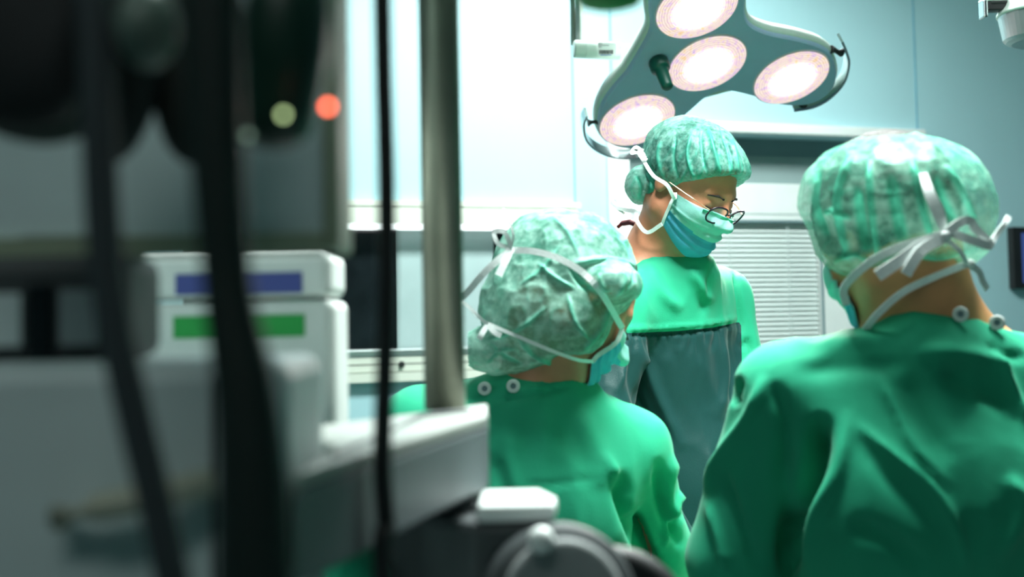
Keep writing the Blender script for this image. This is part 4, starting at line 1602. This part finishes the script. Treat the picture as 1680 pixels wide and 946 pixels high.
# swivel arm and drop tube
a0, a1 = P(941, 80, 3.34), P(1052, 86, 3.36)
ad = nrm(a1 - a0)
arm = part('swivel_arm', lathe(a0, ad, [(0, .0195), (.003, .0225), (.028, .0225), (.0285, .0215), (.0295, .0225), (.118, .0225), (.126, .0185), (.170, .0185)], 32), M_LAMPW, lamp, smooth=False)
part('label_sticker', ray_strip := (lambda: (np.array([P(x, y, 3.3165) for x, y in ((981, 69), (1011, 70), (1011, 91), (981, 91))] + [P(x, y, 3.319) for x, y in ((981, 69), (1011, 70), (1011, 91), (981, 91))]),
     [(0, 3, 2, 1), (4, 5, 6, 7), (0, 1, 5, 4), (1, 2, 6, 5), (2, 3, 7, 6), (3, 0, 4, 7)]))(), M_WHITE, arm)
bars = []
rx = random.Random(4)
x = 983.0
while x < 1006:
    wd = rx.choice([.5, .8, 1.2])
    bars.append(merge((np.array([P(a, b, 3.3155) for a, b in ((x, 82), (x + wd, 82), (x + wd, 88.5), (x, 88.5))]), [(0, 3, 2, 1)])))
    x += wd + rx.choice([.4, .6])
part('barcode', merge(*bars), M_DARK, arm)
part('print_lines', merge(*[(np.array([P(a, b, 3.3155) for a, b in ((982, y), (982 + ln, y), (982 + ln, y + 1.0), (982, y + 1.0))]), [(0, 3, 2, 1)]) for y, ln in ((71.5, 6), (74, 17), (76.5, 5))]),
     mat('grey print', (.25, .28, .3), .6), arm)
part('print_lines', (np.array([P(a, b, 3.3155) for a, b in ((985, 89.6), (1003, 89.6), (1003, 90.6), (985, 90.6))]), [(0, 3, 2, 1)]), mat('blue print', (.05, .15, .5), .6), arm)
tt = P(952, 72, 3.36)
part('drop_tube', tube([tt, (tt[0], tt[1], CEIL - .05)], .0125, 20), M_WHITE, lamp, smooth=True)
part('drop_tube_sleeve', tube([tt + (-.016, .012, .0), (tt[0] - .016, tt[1] + .012, CEIL - .05)], .008, 16), M_CREAM, lamp, smooth=True)
part('ceiling_rosette', lathe((tt[0], tt[1], CEIL), (0, 0, -1), [(0, .12), (.04, .12), (.06, .09)], 32), M_WHITE, lamp)
part('yoke', tube([cen - LN * .07, cen - LN * .13 + (-.05, 0, .04), a1], .022, 16), M_WHITE, lamp, smooth=True)

# small satellite lamp, upper right
c = P(1724, 30, 3.0)
s2 = thing('surgical_lamp', 'small round grey-white unlit lamp head cut by the upper right corner of the view', 'surgical lamp', c)
k = 3.0 / F_PX
part('drum', lathe(c + (0, 0, -.055), (0, 0, 1), [(0, .085), (.004, .098), (.010, .104), (.060, .113), (.064, .113)], 56), M_ALU, s2, smooth=False)
part('drum_top', lathe(c + (0, 0, .009), (0, 0, 1), [(0, .116), (.006, .116), (.02, .106), (.09, .09), (.13, .05), (.14, .03)], 56), M_LAMPW, s2, smooth=True)
part('stem', tube([c + (0, 0, .13), (c[0], c[1], CEIL)], .02, 16), M_WHITE, s2, smooth=True)
hb = part('handle_bracket', merge(obox(P(1632, 11, 3.0), (.045, .03, .022)), obox(P(1640, 6, 3.0), (.05, .034, .008))), M_DARK, s2, bevel=.003)
part('handle_plate', obox(P(1613, 16, 3.0), (.010, .035, .040)), M_CHROME, hb, bevel=.003)
part('bracket_cover', obox(P(1630, 1, 3.0), (.058, .035, .007)), M_WHITE, hb, bevel=.002)

# out-of-focus lamp handle hanging at the top edge, near the camera
c = P(1000, 15, 1.0)
s3 = thing('surgical_lamp', 'blurred bright green lamp handle hanging in at the top edge above the lit lamp arm', 'surgical lamp', c)
hg = part('sterile_handle', lathe(c, (0, 0, 1), [(0, .012), (.003, .022), (.010, .0275), (.05, .029), (.10, .026), (.105, .032), (.12, .032)], 40), mat('bright green handle cover', (.04, .42, .09), .5), s3, smooth=True)
part('lamp_head', lathe(c + (0, 0, .12), (0, 0, 1), [(0, .20), (.01, .24), (.05, .25), (.10, .20), (.14, .08)], 56), M_LAMPW, s3, smooth=True)
part('stem', tube([c + (0, 0, .25), (c[0], c[1], CEIL)], .022, 16), M_WHITE, s3, smooth=True)

# ------------------------------------------------------------------ out-of-focus equipment in the foreground
# cart casing
ztop = P(300, 592, .80)[2]
xl, xr = -.80, P(470, 700, .80)[0]
cart = thing('equipment_cart', 'grey enamelled equipment cart filling the lower left of the view, out of focus', 'equipment cart', ((xl + xr) / 2, .88, 0))
part('casing', box((xl, .80, .12), (xr, .96, ztop)), M_GBOX, cart, bevel=.012)
part('plinth', box((xl + .01, .81, .07), (xr - .01, .95, .12)), M_GDARK, cart, bevel=.005)
part('panel_joint', box((P(345, 700, .795)[0], .797, .3), (P(348, 700, .795)[0], .801, ztop - .01)), M_GDARK, cart)
part('drawer_handle', tube([P(95, 850, .785), P(160, 832, .775), P(250, 815, .775), P(350, 790, .785)], .0085, 12), mat('dull beige plastic', (.50, .50, .40), .5), cart, smooth=True)
for x in (xl + .05, xr - .05):
    for y in (.84, .92):
        w_ = part('caster', lathe((x - .012, y, .035), (1, 0, 0), [(0, .03), (.003, .035), (.021, .035), (.024, .03)], 24), M_DARK, cart)
        part('caster_fork', box((x - .018, y - .012, .035), (x + .018, y + .012, .072)), M_ALU, w_)
# instrument with slot standing on the cart, behind tubes
part_z = ztop
unit = thing('control_unit', 'dark grey control unit with a black slot on the cart, left edge', 'control unit', (-.30, .90, ztop))
part('casing', box((-.62, .86, ztop), (P(208, 500, .86)[0], .95, P(100, 418, .86)[2])), M_GDARK, unit, bevel=.01)
part('slot', box((P(48, 500, .856)[0], .853, ztop + .004), (P(84, 500, .856)[0], .861, P(60, 468, .856)[2])), M_BLACKG, unit)
part('grey_key_panel', box((P(-20, 500, .855)[0], .854, ztop + .01), (P(34, 500, .855)[0], .861, P(60, 480, .856)[2])), M_GBOX, unit)
part('grey_key_panel', box((P(98, 500, .855)[0], .854, ztop + .01), (P(158, 500, .855)[0], .861, P(60, 476, .856)[2])), mat('light blue grey panel', (.30, .36, .37), .5), unit)
# big screen housing above it
mon = thing('medical_monitor', 'large grey monitor housing with olive side edge on the cart, top left, out of focus', 'monitor', (P(300, 400, .93)[0], .93, ztop))
zb_, zt_ = P(500, 402, .90)[2], P(500, -60, .90)[2]
x1 = P(556, 200, .90)[0]
part('housing', box((-.62, .90, zb_), (x1 - .010, .965, zt_)), mat('blue grey monitor casing', (.70, .84, .84), .5), mon, bevel=.008)
part('side_edge', box((x1 - .010, .897, zb_ - .004), (x1, .968, zt_)), mat('olive grey edge', (.33, .40, .28), .5), mon, bevel=.003)
part('lower_edge', box((-.62, .893, zb_ - .006), (x1 - .010, .90, zb_ + .008)), mat('olive grey edge', (.33, .40, .28), .5), mon)
part('mount_neck', box((-.33, .90, ztop), (-.26, .95, zb_ + .01)), M_GDARK, mon)
# pale device with labels (two stacked housings)
Yd = 1.27
zsh = 1.24
zpb = 1.16
dv = thing('syringe_pump', 'pale plastic medical pump with indigo and green labels behind the cart, out of focus', 'medical pump', (P(380, 600, Yd)[0], Yd + .06, 0))
part('stand_post', tube([(P(380, 600, Yd)[0], Yd + .06, 0.03), (P(380, 600, Yd)[0], Yd + .06, 1.165)], .02, 16), M_STEEL, dv, smooth=True)
part('stand_foot', lathe((P(380, 600, Yd)[0], Yd + .06, 0), (0, 0, 1), [(0, .16), (.02, .16), (.035, .05)], 32), M_GDARK, dv)
part('lower_casing', box((P(205, 600, Yd)[0], Yd, zpb), (P(547, 600, Yd)[0], Yd + .12, P(400, 494, Yd)[2])), M_PALEDEV, dv, bevel=.008)
part('upper_casing', box((P(205, 450, Yd)[0], Yd - .004, P(400, 488, Yd)[2]), (P(541, 450, Yd)[0], Yd + .12, P(400, 416, Yd)[2])), M_PALEDEV, dv, bevel=.008)
part('indigo_label', box((P(290, 450, Yd)[0], Yd - .006, P(400, 482, Yd)[2]), (P(497, 450, Yd)[0], Yd - .004, P(400, 448, Yd)[2])), M_BLUEL, dv)
part('green_label', box((P(285, 540, Yd)[0], Yd - .002, P(400, 553, Yd)[2]), (P(500, 540, Yd)[0], Yd + .001, P(400, 517, Yd)[2])), M_GREENL, dv)
part('control_panel', box((P(400, 600, Yd)[0], Yd - .002, zsh + .01), (P(468, 600, Yd)[0], Yd + .001, P(400, 585, Yd)[2])), mat('grey green panel', (.12, .20, .17), .5), dv)

# cantilever tray box to the right of the cart
A = [P(440, 779, .775), P(800, 682, 1.25), P(800, 661, 1.42), (P(205, 700, 1.5)[0], 1.50, 1.24), (P(200, 700, 1.0)[0], 1.0, 1.24)]
A = [(p[0], p[1], zsh) for p in A]


def prism(poly, z0, z1):
    n = len(poly)
    V = [(x, y, z0) for x, y, *_ in poly] + [(x, y, z1) for x, y, *_ in poly]
    Fc = [tuple(range(n - 1, -1, -1)), tuple(n + k for k in range(n))]
    Fc += [(k, (k + 1) % n, (k + 1) % n + n, k + n) for k in range(n)]
    return np.array(V, float), Fc


A[0] = (xr + .004, .80, zsh)
A[4] = (xr + .004, .975, zsh)
A[3] = (*P(465, 704, 1.13)[:2], zsh)
tray = thing('equipment_tray', 'grey box arm with pale top plate carrying the steel pole, right of the cart', 'equipment tray', (P(640, 800, 1.15)[0], 1.15, 0))
part('box_arm', prism(A, 1.172, 1.230), M_ARM, tray, bevel=.004)
part('top_plate', prism(A, 1.2295, zsh), M_PLATE, tray, bevel=.003)
part('top_groove', tube([(A[0][0] + .01, .90, zsh), (A[1][0] - .06, 1.25, zsh), (A[1][0] - .02, 1.30, zsh)], .0035, 8), M_GDARK, tray)
cx0, cx1 = P(610, 900, 1.22)[0], P(790, 900, 1.22)[0]
part('support_column', box((cx0, 1.20, .09), (cx1, 1.36, 1.172)), M_GDARK, tray, bevel=.015)
part('column_foot', box((cx0 - .15, 1.10, 0), (cx1 + .05, 1.46, .09)), M_GDARK, tray, bevel=.02)
pole = single('steel_pole', lathe(P(730, 672, 1.34) * (1, 1, 0) + (0, 0, zsh), (0, 0, 1), [(0, .0205), (1.05, .0205), (1.052, .017), (1.06, .012)], 40), M_STEEL,
              P(730, 672, 1.34) * (1, 1, 0) + (0, 0, zsh), 'thick worn steel pole standing on the pale top plate of the grey box arm', 'pole', smooth=True)
cab = single('cable', tube(spline([P(626, -60, .93), P(629, 100, .93), P(634, 300, .93), P(634, 480, .93), P(631, 620, .93), P(627, 760, .925), P(634, 880, .925), P(628, 1010, .92), (P(628, 1010, .92)[0], .92, .55), (P(628, 1010, .92)[0] - .03, .93, .02)], 8), .0066, 12),
             M_DARK, P(628, 1010, .92) * (1, 1, 0), 'thin straight black cable hanging in front of the box arm, left of the steel pole', 'cable', smooth=True)

# pale block, white knob and round dial on a dark housing
bl = thing('microscope_arm', 'blurred dark grey arm head with white block, white knob and round dial', 'equipment arm', (P(850, 860, 1.22)[0], 1.22, .9))
Yb = 1.14
zt2 = P(850, 853, Yb)[2]
zf = P(850, 800, Yb + .0)[2]
part('white_block', prism([P(783, 850, Yb), P(910, 846, Yb), P(914, 830, Yb + .05), P(888, 830, Yb + .105), P(790, 830, Yb + .105)], zt2 - .002, zt2 + .013), M_WHITE, bl, bevel=.004)
part('housing', prism([(cx1 - .06, Yb + .065), P(780, 900, Yb + .004), P(905, 900, Yb + .004), P(905, 900, Yb + .10), (cx1 - .06, Yb + .15)], zt2 - .13, zt2 - .002), M_GDARK, bl, bevel=.008)
part('white_knob', lathe(P(888, 884, Yb - .035), (0, -1, .1), [(0, .0105), (.018, .0105), (.024, .007)], 24), M_WHITE, bl, smooth=True)
dc = P(925, 985, 1.10)
dl = part('dial', lathe(dc, (0.1, -1, .25), [(-.06, .066), (-.03, .066), (-.004, .060), (0, .052), (.002, .040), (-.004, .034)], 48), M_GDARK, bl, smooth=False)
part('dial_ring', lathe(dc + nrm((0.1, -1, .25)) * .0015, (0.1, -1, .25), [(0, .050), (.004, .048), (.005, .042), (.002, .036)], 48), mat('mid grey ring', (.28, .30, .30), .4), dl, smooth=True)
part('rear_guard', tube(spline([P(900, 975, 1.16), P(960, 925, 1.17), P(1030, 925, 1.18), P(1085, 960, 1.18), P(1105, 1010, 1.18)], 6), .014, 12), M_DARK, bl, smooth=True)
part('carrier_post', tube([P(870, 990, 1.20), (P(870, 990, 1.20)[0], 1.20, 0)], .022, 16), M_GDARK, bl, smooth=True)

# cloth tucked under the tray
V, Fq = surface(lambda p: px_ell(p, 560, 950, 1.20, 85, 60, .05, -8), bbox_axes(P(470, 1020, 1.2) - .1, P(660, 880, 1.2) + .1, .006))
N = vnormals(V, Fq)
V = cloth_noise(V, N, 6.0, .016, .008, (1.5, 1, .3))
cb = P(560, 1010, 1.2)
single('surgical_cloth', (V, Fq), M_GOWN, cb, 'dark green crumpled cloth bundle under the grey box arm, by the black cable', 'cloth', smooth=True)

# hoses and dark bags hanging closest to the camera
single('breathing_hose', tube(spline([P(150, -60, .66), P(160, 150, .66), P(170, 380, .66), P(190, 540, .66), P(225, 700, .66), P(262, 850, .66), P(295, 1010, .66)], 8), .0088, 16), mat('dark slate hose', (.035, .045, .05), .5),
       P(295, 1010, .66), 'slanting dark slate hose crossing the grey cart at the far left, blurred', 'hose', smooth=True)
single('cable_bundle', tube(spline([P(345, -60, .62), P(352, 150, .62), P(362, 330, .62), P(378, 500, .62), P(402, 640, .62), P(415, 800, .62), P(420, 1010, .62)], 8),
                            np.interp(np.linspace(0, 1, 49), [0, .45, .7, 1], [.015, .0115, .015, .019]), 16), mat('black green cable sleeve', (.006, .014, .011), .5),
       P(420, 1010, .62), 'thick black-green vertical cable bundle between the hose and the pale pump, blurred', 'cable bundle', smooth=True)
bagf = lambda p: smin(px_ell(p, 470, 60, .72, 72, 170, .03, 4), px_ell(p, 440, 200, .73, 60, 40, .025, 0), .02)
c = P(460, 110, .72)
V, Fq = surface(bagf, bbox_axes(c - .12, c + .12, .0035))
bag = single('breathing_bag', (V, Fq), M_DKGREEN, c, 'dark bottle-green hanging bag with small indicator lights, upper left, blurred', 'breathing bag', smooth=True)
for px, py, rr_, colr, st_ in ((465, 188, .0017, (.55, .75, .35), 4.0), (538, 175, .0019, (1.0, .16, .08), 11.0), (406, 222, .0018, (.25, .4, .3), 1.4)):
    part('indicator_light', ball(P(px, py, .665), rr_), mat('indicator %d' % px, colr, .4, emit=colr, estr=st_), bag, smooth=True)
for (px, py, rx_, ry_, Y, m_, lb, nm, ct) in (
        (40, 0, 150, 215, .70, M_DARK, 'black rounded instrument cover filling the top left corner, blurred', 'instrument_cover', 'cover'),
        (185, 60, 85, 215, .76, mat('dark slate cover', (.02, .028, .027), .6), 'dark slate instrument cover beside the black corner cover, blurred', 'instrument_cover', 'cover'),
        (322, 60, 80, 215, .78, mat('dark olive cover', (.018, .024, .020), .6), 'dark olive instrument cover behind the thick cable bundle, blurred', 'instrument_cover', 'cover'),
        (70, 175, 110, 60, .74, M_DKGREEN, 'dark green pouch hanging under the black corner cover, blurred', 'pouch', 'pouch'),
        (243, 45, 42, 66, .66, mat('sage grey vial', (.13, .18, .15), .4), 'small sage-grey rounded flask near the top left, between dark covers', 'flask', 'flask')):
    c = P(px, py, Y)
    k = Y / F_PX
    f_ = lambda p: px_ell(p, px, py, Y, rx_, ry_, .022, 0)
    V, Fq = surface(f_, bbox_axes(c - (rx_ * k + .02, .04, ry_ * k + .02), c + (rx_ * k + .02, .04, ry_ * k + .02), .004))
    N = vnormals(V, Fq)
    V = V + N * ((ridge(V * 12 + px, 2) - .45) * .006)[:, None]
    single(nm, (V, Fq), m_, c, lb, ct, smooth=True)
